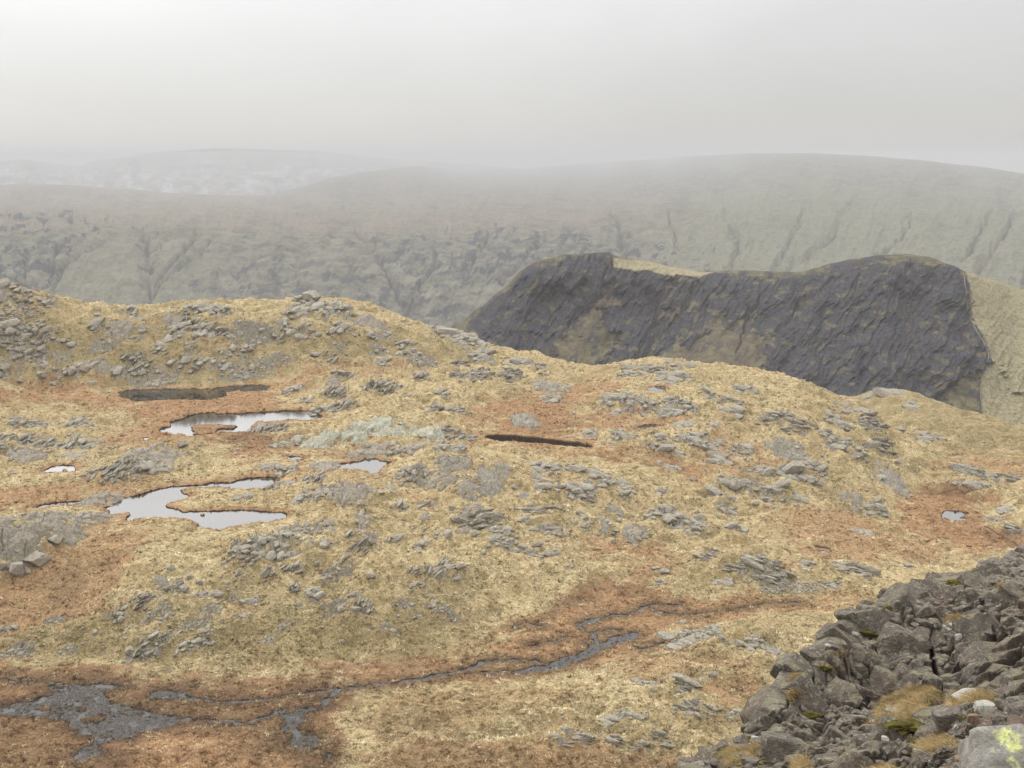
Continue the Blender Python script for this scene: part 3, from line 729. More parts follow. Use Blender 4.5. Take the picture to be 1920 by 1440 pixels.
def mat_ground():
    t = NT('moorland')
    p = t.pos()
    a = t.n.new('ShaderNodeAttribute'); a.attribute_name = 'zone'
    sp = t.n.new('ShaderNodeSeparateColor'); t.l.new(a.outputs['Color'], sp.inputs[0])
    bog, olive, peat = sp.outputs[0], sp.outputs[1], sp.outputs[2]
    dark = t.attr('zone_a')
    big = t.noise(p, 0.05, 4, .6); mid = t.noise(p, 0.22, 4, .65, .4)
    fine = t.noise(p, 1.5, 4, .7, 1.6); tuft = t.noise(p, 3.4, 3, .7, 2.6); clump = t.noise(p, 0.75, 3, .6, 1.0)
    straw = t.mix(t.rng(mid, .35, .66), (.225, .182, .092), (.46, .383, .22))
    straw = t.mix(t.rng(fine, .47, .62), straw, (.62, .52, .33))
    straw = t.mix(t.math('MULTIPLY', t.rng(clump, .56, .42), .55), straw, (.235, .165, .065))
    straw = t.mix(t.math('MULTIPLY', t.rng(big, .52, .64), .35), straw, (.26, .175, .08))
    ol = t.mix(t.rng(fine, .4, .65), (.118, .096, .042), (.25, .195, .098))
    ol = t.mix(t.rng(clump, .5, .7), ol, (.105, .088, .036))
    of = t.math('MULTIPLY', olive, t.rng(mid, .35, .6, .35, 1.0))
    col = t.mix(of, straw, ol)
    # everywhere a few greener and browner patches
    g2 = t.noise(p, .13, 4, .7, .6)
    col = t.mix(t.math('MULTIPLY', t.rng(g2, .50, .62), .7), col, ol)
    bg = t.mix(t.rng(fine, .42, .6), (.145, .074, .036), (.345, .218, .118))
    bg = t.mix(t.math('MULTIPLY', t.rng(mid, .46, .66), .6), bg, (.40, .26, .14))
    bg = t.mix(t.math('MULTIPLY', t.rng(clump, .5, .36), .6), bg, (.125, .055, .026))
    bg = t.mix(dark, bg, t.mix(t.rng(fine, .35, .65), (.032, .020, .013), (.11, .066, .04)))
    brn = t.noise(p, .085, 5, .72, .8)
    bog2 = t.math('MAXIMUM', bog, t.math('MULTIPLY', t.rng(brn, .57, .70), .45))
    edge = t.math('ADD', bog2, t.math('ADD', t.math('MULTIPLY', t.math('SUBTRACT', fine, .5), 1.2), t.math('MULTIPLY', t.math('SUBTRACT', mid, .5), 1.5)))
    col = t.mix(t.rng(edge, .05, .95), col, bg)
    # darker colour in the holes between tussocks, paler on the tufts
    hole = t.math('MULTIPLY', t.rng(tuft, .47, .37), .8)
    col = t.mix(hole, col, t.mix(bog, (.11, .075, .03), (.075, .035, .018)))
    col = t.mix(t.math('MULTIPLY', t.rng(tuft, .57, .66), .7), col, t.mix(bog, (.60, .50, .32), (.50, .33, .19)))
    peatc = t.mix(t.rng(fine, .3, .7), (.012, .009, .007), (.045, .029, .018))
    pf = t.rng(t.math('ADD', peat, t.math('MULTIPLY', t.math('SUBTRACT', fine, .5), .5)), .35, .75)
    col = t.mix(pf, col, peatc)
    h = t.math('ADD', t.math('MULTIPLY', fine, .55), t.math('MULTIPLY', tuft, .35))
    n = t.bump(h, 1.0, .6)
    return t.fin(col, .95, n, .08)

def mat_rock(name, base=(.155, .142, .125), light=(.30, .285, .255), dark=(.055, .048, .042), lichen=(.33, .35, .27), scale=1.0, moss=0.0, iron=.3, src='Object'):
    t = NT(name)
    p = t.pos(src=src)
    big = t.noise(p, .35 * scale, 3, .6); mid = t.noise(p, 1.7 * scale, 4, .65, .3); fine = t.noise(p, 9 * scale, 4, .7)
    col = t.mix(t.rng(mid, .33, .68), base, light)
    col = t.mix(t.math('MULTIPLY', t.rng(fine, .5, .3), .8), col, dark)
    col = t.mix(t.math('MULTIPLY', t.rng(big, .52, .66), iron), col, (.17, .105, .065))
    li = t.noise(p, 4.3 * scale, 4, .75)
    col = t.mix(t.math('MULTIPLY', t.rng(li, .56, .66), .7), col, lichen)
    if moss:
        g = t.n.new('ShaderNodeNewGeometry'); s2 = t.n.new('ShaderNodeSeparateXYZ'); t.l.new(g.outputs['Normal'], s2.inputs[0])
        up = t.rng(s2.outputs['Z'], .55, .9)
        mo = t.math('MULTIPLY', t.math('MULTIPLY', up, t.rng(big, .48, .6)), moss)
        col = t.mix(mo, col, (.09, .085, .02))
    st = t.noise(t.pos((1.2 * scale, 1.2 * scale, 9 * scale), (math.radians(35), math.radians(20), 0), src=src), 1.0, 3, .7)
    n = t.bump(t.math('ADD', t.math('MULTIPLY', st, .5), t.math('MULTIPLY', fine, .5)), .9, .22 / scale)
    return t.fin(col, .88, n, .25)

def mat_water(name='tarn_water', rip=1.0, ior=1.55):
    t = NT(name)
    p = t.pos()
    n1 = t.noise(p, 2.2, 3, .6); n2 = t.noise(p, .12, 2, .5)
    n = t.bump(n1, .05 * rip, .05)
    m = t.fin((.012, .011, .010), .06, n, .5)
    t.b.inputs['IOR'].default_value = ior
    return m
M_GROUND = mat_ground()
M_ROCK = mat_rock('grey_rock', (.155, .142, .116), (.31, .288, .235), (.065, .058, .046), (.38, .38, .29))
M_ROCK2 = mat_rock('brown_grey_rock', (.145, .128, .103), (.285, .255, .205), (.062, .055, .046), lichen=(.37, .37, .28))
M_PALE = mat_rock('pale_green_rock', (.235, .232, .182), (.40, .395, .315), (.07, .065, .05), (.46, .49, .38), iron=.12)
M_WATER = mat_water(ior=2.5)
M_WATER3 = mat_water('bog_water', ior=1.42)
M_WATER2 = mat_water('bright_tarn_water', ior=5.5)  # same water, IOR raised so the reflected sky shows brighter in it
# ================================================================== GROUND MESH, WATER, HAZE
F = grid_faces(len(R), len(AZ), wrap=True)
zone = np.stack([BOGM, OLV, np.clip(PEAT + 0.65 * WET, 0, 1), DARK], -1)
g_me = mesh_from('ground', np.stack([GX, GY, GZ], -1).reshape(-1, 3), F, True, cols={'zone': zone.reshape(-1, 4)})
link('ground', g_me, M_GROUND, kind='structure')

NC = len(AZ)
for nm, lab, zw, m, d in water_jobs:
    D = np.full(GX.shape, 99.0); D[m] = d
    near_w = D < 1.6
    cell = near_w[:-1, :NF - 1] | near_w[1:, :NF - 1] | near_w[:-1, 1:NF] | near_w[1:, 1:NF]
    ii, jj = np.nonzero(cell)
    q = np.stack([ii * NC + jj, ii * NC + jj + 1, (ii + 1) * NC + jj + 1, (ii + 1) * NC + jj], -1)
    u, inv = np.unique(q.ravel(), return_inverse=True)
    V = np.stack([GX.ravel()[u], GY.ravel()[u], np.full(len(u), zw)], -1)
    me = mesh_from(nm, V, inv.reshape(-1, 4), True)
    link(nm, me, M_WATER3 if nm == 'bog_water' else M_WATER2 if 'bright' in lab else M_WATER, kind='structure', label=lab)

def add_haze():
    x0, x1, y0, y1, z0, z1 = -25000, 25000, -9000, 25500, -505, 205
    V = [(x, y, z) for z in (z0, z1) for (x, y) in ((x0, y0), (x1, y0), (x1, y1), (x0, y1))]
    F = [(0, 3, 2, 1), (4, 5, 6, 7), (0, 1, 5, 4), (1, 2, 6, 5), (2, 3, 7, 6), (3, 0, 4, 7)]
    me = mesh_from('haze', np.array(V, float), np.array(F), False)
    m = bpy.data.materials.new('haze'); m.use_nodes = True
    n = m.node_tree.nodes; n.clear()
    o = n.new('ShaderNodeOutputMaterial'); v = n.new('ShaderNodeVolumePrincipled')
    v.inputs['Color'].default_value = (HAZE_COL[0], HAZE_COL[1], HAZE_COL[2], 1)
    v.inputs['Density'].default_value = HAZE_DENSITY
    v.inputs['Anisotropy'].default_value = 0.0
    m.node_tree.links.new(v.outputs[0], o.inputs['Volume'])
    link('haze', me, m, kind='stuff', label='pale grey mist filling the air over the valley')
HAZE_COL = (.475, .487, .52); HAZE_DENSITY = 0.000135
# ================================================================== THE FAR HILLS
def curve(pts, x):
    p = np.array(pts, float)
    k = np.clip(np.searchsorted(p[:, 0], x, side='right') - 1, 0, len(p) - 2)
    t = np.clip((x - p[k, 0]) / (p[k + 1, 0] - p[k, 0]), 0, 1)
    t = t * t * (3 - 2 * t) * .5 + t * .5
    return p[k, 1] * (1 - t) + p[k + 1, 1] * t

def hill_surface(px, stations, rows, drop, back):
    """stations: list of (y-curve, distance-curve) from foot to crest, joined smoothly; beyond the crest the hill rolls off"""
    ys = np.stack([curve(a, px) for a, b in stations]); rs = np.stack([curve(b, px) for a, b in stations])
    az, _ = ray(px, 500.0)
    P = []
    S = len(stations)
    zs = []
    for i in range(S):
        _, sl = ray(px, ys[i]); zs.append(CAM[2] + sl * rs[i])
    zs = np.stack(zs)
    RRs = np.vstack([rs[:1] * 0.93 - 10, rs, rs[-1:] + back * .35, rs[-1:] + back])
    ZZs = np.vstack([zs[:1] - drop * .4, zs, zs[-1:] - drop * .2, zs[-1:] - drop * 1.3])
    n = len(RRs)
    tt = []
    for i in range(n - 1):
        k = rows[i] if i < len(rows) else 12
        tt += list(i + np.arange(k) / k)
    tt = np.array(tt + [n - 1.0])
    k = np.clip(np.floor(tt).astype(int), 0, n - 2); f = (tt - k)[:, None]
    g = lambda A, i: A[np.clip(i, 0, n - 1)]
    def cr(A):
        a, b, c, d = g(A, k - 1), g(A, k), g(A, k + 1), g(A, k + 2)
        m1 = .35 * (c - a); m2 = .35 * (d - b)
        return (2 * f**3 - 3 * f**2 + 1) * b + (f**3 - 2 * f**2 + f) * m1 + (-2 * f**3 + 3 * f**2) * c + (f**3 - f**2) * m2
    r = cr(RRs); z = cr(ZZs)
    return r * np.sin(az)[None], r * np.cos(az)[None], z, tt
def zone_px(px, py, Z, soft, warp, s0, sx=60.0, sy=40.0):
    out = np.zeros(px.shape)
    n1 = fbm2(px / sx, py / sy, 5, s0, .6); n2 = fbm2(px / sx, py / sy, 5, s0 + 50, .6)
    for P, st in Z:
        P = np.array(P, float)
        m = (px > P[:, 0].min() - 90) & (px < P[:, 0].max() + 90) & (py > P[:, 1].min() - 70) & (py < P[:, 1].max() + 70)
        if m.any():
            out[m] = np.maximum(out[m], st * sstep(soft, -soft, poly_sd(px[m] + warp * n1[m], py[m] + warp * n2[m], P)))
    return out
def lines_px(px, py, L, warp, s0, wide=1.0, pw=1.5):
    """depth 0..1 of gullies drawn as lines (points, half width)"""
    out = np.zeros(px.shape)
    n1 = fbm2(px / 22, py / 22, 4, s0, .6) * warp
    for P, hw in L:
        P = np.array(P, float)
        m = (px > P[:, 0].min() - 50) & (px < P[:, 0].max() + 50) & (py > P[:, 1].min() - 20) & (py < P[:, 1].max() + 20)
        if not m.any(): continue
        x = px[m] + n1[m]; y = py[m]
        d = np.full(x.shape, 99.0)
        for i in range(len(P) - 1):
            q, t = seg_dist(x, y, *P[i], *P[i + 1])
            d = np.minimum(d, q)
        out[m] = np.maximum(out[m], np.clip(1 - d / (hw * 2.2 * wide), 0, 1) ** pw)
    return out

def hill_mesh(name, label, X, Y, Z, cols, mat):
    nr, nc = X.shape
    me = mesh_from(name, np.stack([X, Y, Z], -1).reshape(-1, 3), grid_faces(nr, nc), True, cols={'zone': cols.reshape(-1, 4)})
    return link(name, me, mat, kind='structure', label=label)

# ---- the great fell behind the valley
sc = lambda L, k: [(a, b * k) for a, b in L]
hp = np.arange(-420, 2350, 1.7)
crest_y = [(-420,362),(0,348),(60,345),(130,347),(250,355),(330,362),(420,366),(510,367),(560,353),(640,331),(700,322),(760,315),(790,311),(810,313),(860,318),(960,317),(1040,312),(1100,306),(1200,300),(1300,293),(1400,288),(1500,288),(1600,292),(1700,300),(1800,311),(1920,327),(2100,350),(2350,390)]
crest_r = [(-420,9000),(0,9000),(300,9000),(510,9400),(600,9600),(700,10500),(760,12500),(830,15500),(870,21000),(930,18000),(1000,22500),(1060,18000),(1120,22500),(1180,17000),(1250,21000),(1310,14000),(1360,15500),(1400,12500),(1480,10500),(1600,10500),(1700,9500),(1920,9000),(2350,9000)]
up_y = [(-420,392),(0,385),(300,392),(520,392),(640,380),(800,372),(960,372),(1100,372),(1300,365),(1500,350),(1700,355),(1920,372),(2350,430)]
up_r = [(-420,6300),(400,6300),(800,7200),(1100,7200),(1300,6800),(1500,6300),(2350,6000)]
rim_y = [(-420,455),(0,440),(150,428),(250,432),(400,436),(650,436),(760,440),(900,438),(1000,436),(1200,425),(1400,415),(1700,420),(1920,430),(2350,500)]
rim_r = [(-420,4300),(100,4250),(400,4400),(900,4500),(1200,4600),(2350,4300)]
foot_y = [(-420,650),(0,640),(600,640),(900,650),(1200,600),(1500,580),(2350,600)]
foot_r = [(-420,3500),(600,3400),(1200,3500),(2350,3500)]
X, Y, Z, tt = hill_surface(hp, [(foot_y, sc(foot_r, .76)), (rim_y, sc(rim_r, .8)), (up_y, sc(up_r, .88)), (crest_y, crest_r)], [14, 190, 90, 110, 12, 8], 180, 1500)
PX, PY = project(X, Y, Z)
core = sstep(.3, 1.2, tt)[:, None] * (1 - sstep(3.6, 4.0, tt))[:, None]
GUL = [([(1345,335),(1352,370),(1362,405),(1378,432),(1386,455),(1378,482),(1368,512)],3.2),([(1600,375),(1580,405),(1565,438),(1535,466),(1490,500),(1480,512)],2.6),
 ([(1505,395),(1497,425),(1478,462),(1452,510)],1.8),([(1150,405),(1163,440),(1172,485)],2.5),([(1710,400),(1692,440),(1640,485)],1.7),
 ([(1860,395),(1838,440),(1805,492)],1.8),([(1910,400),(1880,450),(1832,512)],2.2),([(1250,395),(1262,430),(1272,470)],1.4),
 ([(262,418),(272,450),(278,500),(279,570)],5.0),([(400,450),(350,492),(300,540),(282,565)],2.2),([(372,440),(330,490),(292,540)],1.5),([(672,436),(690,455),(716,500),(742,545),(765,592)],2.6),
 ([(710,438),(700,470),(716,500)],1.6),([(822,470),(806,510),(778,560),(765,590)],1.6),([(190,455),(150,468),(118,500),(100,540),(92,570)],3.0),([(120,440),(100,480),(90,530)],1.8),
 ([(60,460),(40,500),(50,560)],1.8),([(920,440),(900,470),(870,520)],1.6),([(1020,450),(985,490),(940,530)],1.8),([(2000,420),(1960,470),(1920,530)],2),]
G = lines_px(PX, PY, GUL, 7, 811, .55) * sstep(-.35, .25, fbm2(PX / 40, PY / 30, 3, 813)); GW = lines_px(PX, PY, GUL, 6, 811, 1.9, 1.4)
along = np.clip((PY - 300) / 200, 0, 1)
folds = ridged2((PX + .45 * (PY - 450)) / 46, PY / 130, 4, 821, .55)
crg = zone_px(PX, PY, [([(-450,398),(130,402),(205,432),(160,462),(115,500),(90,570),(-450,570)],1.0),([(370,500),(470,470),(560,485),(700,470),(860,500),(880,610),(620,610),(370,575)],.62),
  ([(690,455),(820,445),(1000,430),(1150,452),(1330,470),(1330,515),(1000,505),(860,570),(780,520)],.75),([(1060,340),(1150,335),(1230,360),(1200,385),(1090,380)],.35),([(1330,400),(1400,395),(1420,420),(1350,425)],.3),
  ([(1600,405),(1700,410),(1680,440),(1600,430)],.35),([(1820,400),(1960,400),(1960,450),(1840,440)],.4),([(250,430),(310,428),(300,520),(262,520)],.6)], 14, 30, 831)
patch = sstep(-.1, .5, fbm2(PX / 34 + .4 * PY / 20, PY / 20, 6, 841, .7) + .35 * fbm2((PX + .4 * PY) / 7, PY / 40, 4, 845, .6))
CR = crg * patch
Z = Z + core * (12 * fbm2(X / 420, Y / 420, 4, 851) + 11 * folds * sstep(.8, 1.6, tt)[:, None] * .6 + 6 * fbm2(X / 90, Y / 90, 4, 853, .6)) - core * (20 * GW + 12 * G) * (0.4 + .6 * along)
Y = Y + core * (6 * ridged2(PX / 26 + PY / 60, PY / 34, 5, 861, .62) * (crg + .15)) * 2.0
pink = (.35 + .65 * sstep(-.4, .4, fbm2(PX / 70, PY / 16, 5, 873, .62))) * zone_px(PX, PY, [([(-450,345),(200,345),(500,362),(900,385),(1250,380),(1200,420),(900,436),(640,430),(430,436),(200,430),(-450,440)],.9),([(700,310),(1200,310),(1200,400),(700,420)],.5)], 22, 26, 871)
pale = zone_px(PX, PY, [([(1330,350),(2500,350),(2500,600),(1330,600),(1180,520),(1240,430)],.75),([(110,470),(280,440),(280,600),(100,600)],.6),([(60,415),(220,405),(420,432),(300,440),(120,432)],.5),([(290,460),(400,450),(380,600),(290,600)],.5)], 60, 70, 881)
hc = np.stack([CR, pale, pink, np.clip(G * 1.2, 0, 1)], -1)
hill_jobs = [('fell', 'long grey-green fell scored by gullies, its top lost in the mist', X, Y, Z, hc)]

# ---- the far snow-patched hills at the left
hp = np.arange(-500, 1150, 3.0)
X, Y, Z, tt = hill_surface(hp, [([(-500,420),(1150,420)], [(-500,10500),(1150,10500)]), ([(-500,372),(0,370),(400,376),(1150,372)], [(-500,11000),(1150,11500)]),
    ([(-500,322),(0,306),(60,300),(150,312),(210,300),(330,285),(420,280),(600,285),(750,300),(900,310),(1150,340)], [(-500,21000),(60,18500),(160,22500),(260,19000),(360,23000),(500,20000),(700,23000),(1150,23000)])], [6, 24, 100, 8, 6], 300, 2500)
PX, PY = project(X, Y, Z)
core = sstep(.8, 1.5, tt)[:, None] * (1 - sstep(2.7, 3.0, tt))[:, None]
G = lines_px(PX, PY, [([(230,300),(200,335),(160,365)],4),([(80,300),(60,330),(20,365)],4),([(560,320),(530,345),(505,368)],4),([(440,300),(400,340),(360,370)],3),([(640,300),(600,330),(560,350)],3)], 6, 911)
sn = sstep(.05, .4, fbm2(PX / 30, PY / 9, 5, 921, .65)) * sstep(.0, .5, zone_px(PX, PY, [([(-60,330),(300,325),(640,320),(680,370),(300,375),(-60,360)],.9)], 14, 20, 931))
Z = Z + core * (40 * ridged2(X / 900, Y / 1300, 4, 941) + 15 * fbm2(X / 200, Y / 200, 4, 943) - 50 * G)
hill_jobs.append(('distant_hill', 'faint far hill streaked with snow at the edge of the mist', X, Y, Z, np.stack([sstep(.1, .5, fbm2(PX / 24, PY / 12, 5, 951, .65)), sn * 0, sn * 0, G], -1) + np.stack([np.zeros_like(sn), sn, np.zeros_like(sn), np.zeros_like(sn)], -1) * 1.0))

# ---- the dark crag across the near valley
hp = np.arange(760, 2420, 1.25)
cy1 = [(760,660),(820,632),(860,613),(900,580),(940,547),(980,508),(1010,490),(1060,479),(1140,476),(1160,484),(1210,492),(1260,503),(1300,511),(1400,510),(1450,512),(1500,513),(1530,505),(1560,496),(1600,488),(1650,481),(1700,479),(1740,484),(1785,500),(1815,514),(1860,527),(1920,546),(2100,600),(2420,690)]
cr1 = [(760,930),(900,960),(1100,985),(1300,1010),(1500,1000),(1700,985),(1800,1000),(1920,1060),(2420,1150)]
my1 = [(760,700),(860,655),(950,600),(1060,570),(1200,590),(1400,600),(1600,590),(1750,590),(1850,640),(1920,650),(2420,780)]
mr1 = [(760,880),(900,900),(1100,925),(1300,935),(1500,920),(1700,905),(1850,900),(1920,925),(2420,980)]
fy1 = [(760,790),(900,760),(1100,770),(1400,790),(1700,810),(1920,850),(2420,940)]
fr1 = [(760,800),(1100,815),(1500,800),(1700,790),(2420,800)]
X, Y, Z, tt = hill_surface(hp, [(fy1, fr1), (my1, mr1), (cy1, cr1)], [8, 190, 160, 10, 8], 160, 500)
PX, PY = project(X, Y, Z)
lean = PX + .62 * (PY - 560)
core = sstep(.2, 1.1, tt)[:, None] * (1 - sstep(2.93, 3.05, tt))[:, None]
crag = zone_px(PX, PY, [([(880,600),(985,503),(1150,470),(1160,520),(1100,590),(1040,650),(960,680),(900,660)],1.0),
   ([(1160,492),(1300,512),(1520,510),(1640,478),(1800,508),(1815,560),(1850,640),(1850,680),(1800,700),(1560,760),(1430,740),(1420,700),(1450,640),(1380,590),(1290,640),(1180,720),(1100,720),(1160,640),(1120,580)],1.0),
   ([(1690,690),(1760,690),(1780,790),(1700,800)],.8),([(1440,620),(1800,600),(1830,700),(1540,800),(1440,760)],1.0),([(1870,690),(1990,700),(1990,740),(1890,730)],.6)], 9, 20, 1011, 40, 50)
rib1 = ridged2(lean / 34, PY / 110, 4, 1021, .6); rib2 = ridged2(lean / 9, PY / 34, 4, 1031, .62)
Cf = cells2(lean / 11, PY / 19, 1041)
steep = crag * core
Y = Y - steep * (2.5 * rib1 + .3 * rib2 + 15 * fbm2(PX / 80, PY / 90, 4, 1043, .5) + .8 * fbm2(PX / 14, PY / 16, 3, 1044, .55) ) - core * (1.2 * rib1 + .3 * rib2)
Z = Z + core * (2.6 * fbm2(X / 40, Y / 40, 4, 1051, .5)) 
GL = lines_px(PX, PY, [([(1145,490),(1120,535),(1090,570),(1050,630)],2.2),([(1310,520),(1290,560),(1262,600),(1215,650),(1180,700)],2.5),([(1430,545),(1400,600),(1380,660)],1.8),([(1240,540),(1230,600),(1190,660)],1.6),([(1560,520),(1500,570),(1450,620)],1.8)], 6, 1061)
Z = Z - core * 5 * GL
tan = zone_px(PX, PY, [([(1030,660),(1100,600),(1150,520),(1175,520),(1130,600),(1080,660),(1060,690)],.8),([(880,610),(930,690),(1100,700),(1160,660),(1190,700),(1100,760),(860,760),(840,620)],.85),
   ([(1250,530),(1330,520),(1290,590),(1250,620),(1200,690),(1240,720),(1420,650),(1440,660),(1420,730),(1200,760),(1190,690),(1230,610)],.8),([(1160,700),(1260,630),(1330,600),(1400,620),(1430,700),(1340,740)],.75),
   ([(1150,480),(1290,505),(1330,515),(1290,516),(1200,500),(1150,496)],1.0),([(1520,760),(1700,690),(1700,800),(1520,800)],.6),([(1500,650),(1560,590),(1600,560),(1610,575),(1560,620),(1520,660)],.5),([(1700,620),(1800,560),(1806,575),(1720,640)],.2),
   ([(1700,730),(1780,660),(1830,640),(1790,700),(1740,740)],.45),([(1380,745),(1500,735),(1560,715),(1560,722),(1480,746),(1400,752)],.6)], 7, 16, 1071, 30, 36)
right = zone_px(PX, PY, [([(1812,510),(1820,560),(1822,600),(1850,640),(1853,672),(1838,700),(1840,800),(2450,900),(2450,500)],1.0)], 2.5, 2, 1081)
streak = sstep(.05, .5, fbm2(lean / 13, PY / 42, 5, 1091, .7)); streak2 = sstep(.12, .5, fbm2(lean / 26 + PY / 80, (PY - .25 * PX) / 15, 5, 1093, .72))
crag = np.maximum(crag, .55 * (1 - right) * sstep(.0, .35, fbm2(lean / 30, PY / 30, 5, 1099, .65))); darkz = np.clip(crag * (1 - right) * (1 - .8 * tan * streak) * (1 - .6 * streak2) + .45 * streak * (1 - crag) * (1 - right), 0, 1)
darkz = np.maximum(darkz, right * .4 * sstep(.25, .6, fbm2(PX / 34, PY / 15, 5, 1095, .65)))
rimg = zone_px(PX, PY, [([(1150,484),(1210,488),(1300,507),(1360,511),(1300,517),(1200,503),(1150,499)],1.0)], 2.5, 3, 1097)
pz = np.clip(np.maximum(right * .8, rimg), 0, 1)
pk = np.clip(tan * (1 - rimg), 0, 1) * (.35 + .65 * streak)
hill_jobs.append(('crag', 'dark heathery crag across the near valley', X, Y, Z, np.stack([darkz * (1 - rimg), pz, pk, GL], -1)))
CRAGSURF = (X, Y, Z, PX, PY)

def mat_hill(name, grass, pale, dark, pink, gul, fs, tint=1.0, dvar=.7, hvar=.25):
    t = NT(name)
    p = t.pos()
    a = t.n.new('ShaderNodeAttribute'); a.attribute_name = 'zone'
    sp = t.n.new('ShaderNodeSeparateColor'); t.l.new(a.outputs['Color'], sp.inputs[0])
    n1 = t.noise(p, fs, 4, .65, .5); n2 = t.noise(p, fs * 4.5, 4, .7, .8); n3 = t.noise(p, fs * .3, 3, .6)
    k = lambda c, f: tuple(q * f for q in c)
    g = t.mix(t.rng(n1, .35, .65), k(grass, .4), k(grass, 1.6))
    pa = t.mix(t.rng(n2, .35, .65), k(pale, .45), k(pale, 1.45))
    pi = t.mix(t.rng(n2, .38, .62), k(pink, .5), k(pink, 1.45))
    dk = t.mix(t.rng(n2, .36, .66), k(dark, .5), k(dark, 1.8))
    c = t.mix(sp.outputs[2], g, pi)
    c = t.mix(sp.outputs[1], c, pa)
    c = t.mix(t.math('MULTIPLY', t.rng(n2, .55, .68), .35), c, k(dark, 1.6))
    e = t.math('ADD', sp.outputs[0], t.math('MULTIPLY', t.math('SUBTRACT', n2, .5), dvar))
    dk = t.mix(t.math('MULTIPLY', t.rng(n1, .48, .66), hvar), dk, k(pink, .5))
    c = t.mix(t.rng(e, .3, .65), c, dk)
    c = t.mix(t.math('MULTIPLY', t.math('MULTIPLY', t.attr('zone_a'), t.rng(n2, .25, .55)), .6), c, gul)
    n = t.bump(n2, .8, 1.2 / fs * .12)
    return t.fin(c, .95, n, .05)
M_FELL = mat_hill('fell_slopes', (.088,.084,.06), (.132,.132,.088), (.014,.016,.022), (.14,.113,.083), (.035,.034,.03), .02)
M_FAR = mat_hill('snowy_slopes', (.13,.13,.09), (.30,.30,.32), (.05,.05,.05), (.2,.2,.15), (.05,.05,.05), .006)
M_CRAG = mat_hill('heather_crag', (.085,.074,.045), (.22,.195,.12), (.033,.033,.039), (.115,.092,.066), (.11,.09,.06), .09, dvar=.8, hvar=.35)
for (nm, lab, X, Y, Z, hc), mt in zip(hill_jobs, (M_FELL, M_FAR, M_CRAG)):
    hill_mesh(nm, lab, X, Y, Z, np.clip(hc, 0, 1), mt)

# ---- the dry stone wall that climbs the right end of the dark crag
_X, _Y, _Z, _PX, _PY = CRAGSURF
_rx, _ry = project(_X, _Y, _Z)
WL = pl([(1806,516),(1810,540),(1813,575),(1818,600),(1832,625),(1846,648),(1854,668),(1850,690),(1840,712),(1838,745),(1842,775)])
WL = along_pts(WL, 70) if False else np.stack([np.interp(np.linspace(0, 1, 90), np.linspace(0, 1, len(WL)), WL[:, k]) for k in (0, 1)], -1)
_sel = (_rx > 1780) & (_rx < 1880) & (_ry > 490) & (_ry < 800)
_ax, _ay, _P = _rx[_sel], _ry[_sel], np.stack([_X[_sel], _Y[_sel], _Z[_sel]], -1)
pts = np.array([_P[np.argmin((_ax - q[0]) ** 2 + (_ay - q[1]) ** 2)] for q in WL])
for _ in range(2): pts[1:-1] = (pts[:-2] + pts[1:-1] + pts[2:]) / 3
V = []
for i, q in enumerate(pts):
    d = pts[min(i + 1, len(pts) - 1)] - pts[max(i - 1, 0)]; s = np.cross(d, [0, 0, 1.0]); s /= np.linalg.norm(s) + 1e-9
    hh = 1.55 + .25 * math.sin(i * 1.7)
    V += [q - s * .55 - [0, 0, 1.0], q - s * .3 + [0, 0, hh], q + s * .3 + [0, 0, hh], q + s * .55 - [0, 0, 1.0]]
F = [(4 * i + k, 4 * i + k + 1, 4 * i + k + 5, 4 * i + k + 4) for i in range(len(pts) - 1) for k in range(3)] + [(0, 1, 2, 3), tuple(4 * (len(pts) - 1) + k for k in (3, 2, 1, 0))]
link('stone_wall', mesh_from('stone_wall', np.array(V), np.array(F), False), mat_rock('wall_stone', (.075, .07, .062), (.15, .14, .12), scale=.5),
     label='thin dry stone wall climbing the right end of the dark crag', cat='wall')
# ================================================================== OUTCROPS AND BOULDERS ON THE MOOR
BLD = """172 717 15 9;345 831 18 12;32 1062 30 28;11 1058 20 14;51 1069 15 12;68 1045 38 20;106 1010 24 13;891 999 17 9;320 1063 18 11;347 1105 17 13;355 1081 11 12;375 1092 13 8;242 1218 17 13;605 1136 11 14
640 1141 17 13;665 1142 19 14;562 1131 12 14;695 1080 17 9;594 1060 12 8;618 1082 12 7;178 1186 11 9;427 1094 10 6;964 913 13 9;1034 886 12 8;1151 1013 11 13;1230 1064 17 7;1246 1070 17 9;1684 866 13 7;1346 967 11 8
1689 804 15 8;1242 1274 11 7;1225 1293 13 6;1280 1166 16 7;1702 1059 15 7;252 701 14 7;380 622 14 8;1086 676 10 7;1300 898 15 8;534 1176 9 7;642 1203 8 7;746 1192 10 6;1012 1060 9 5;183 590 12 6;690 835 13 11;1416 945 12 8"""
BLD = [tuple(map(float, a.split())) for a in BLD.replace('\n', ';').split(';') if a.strip()]

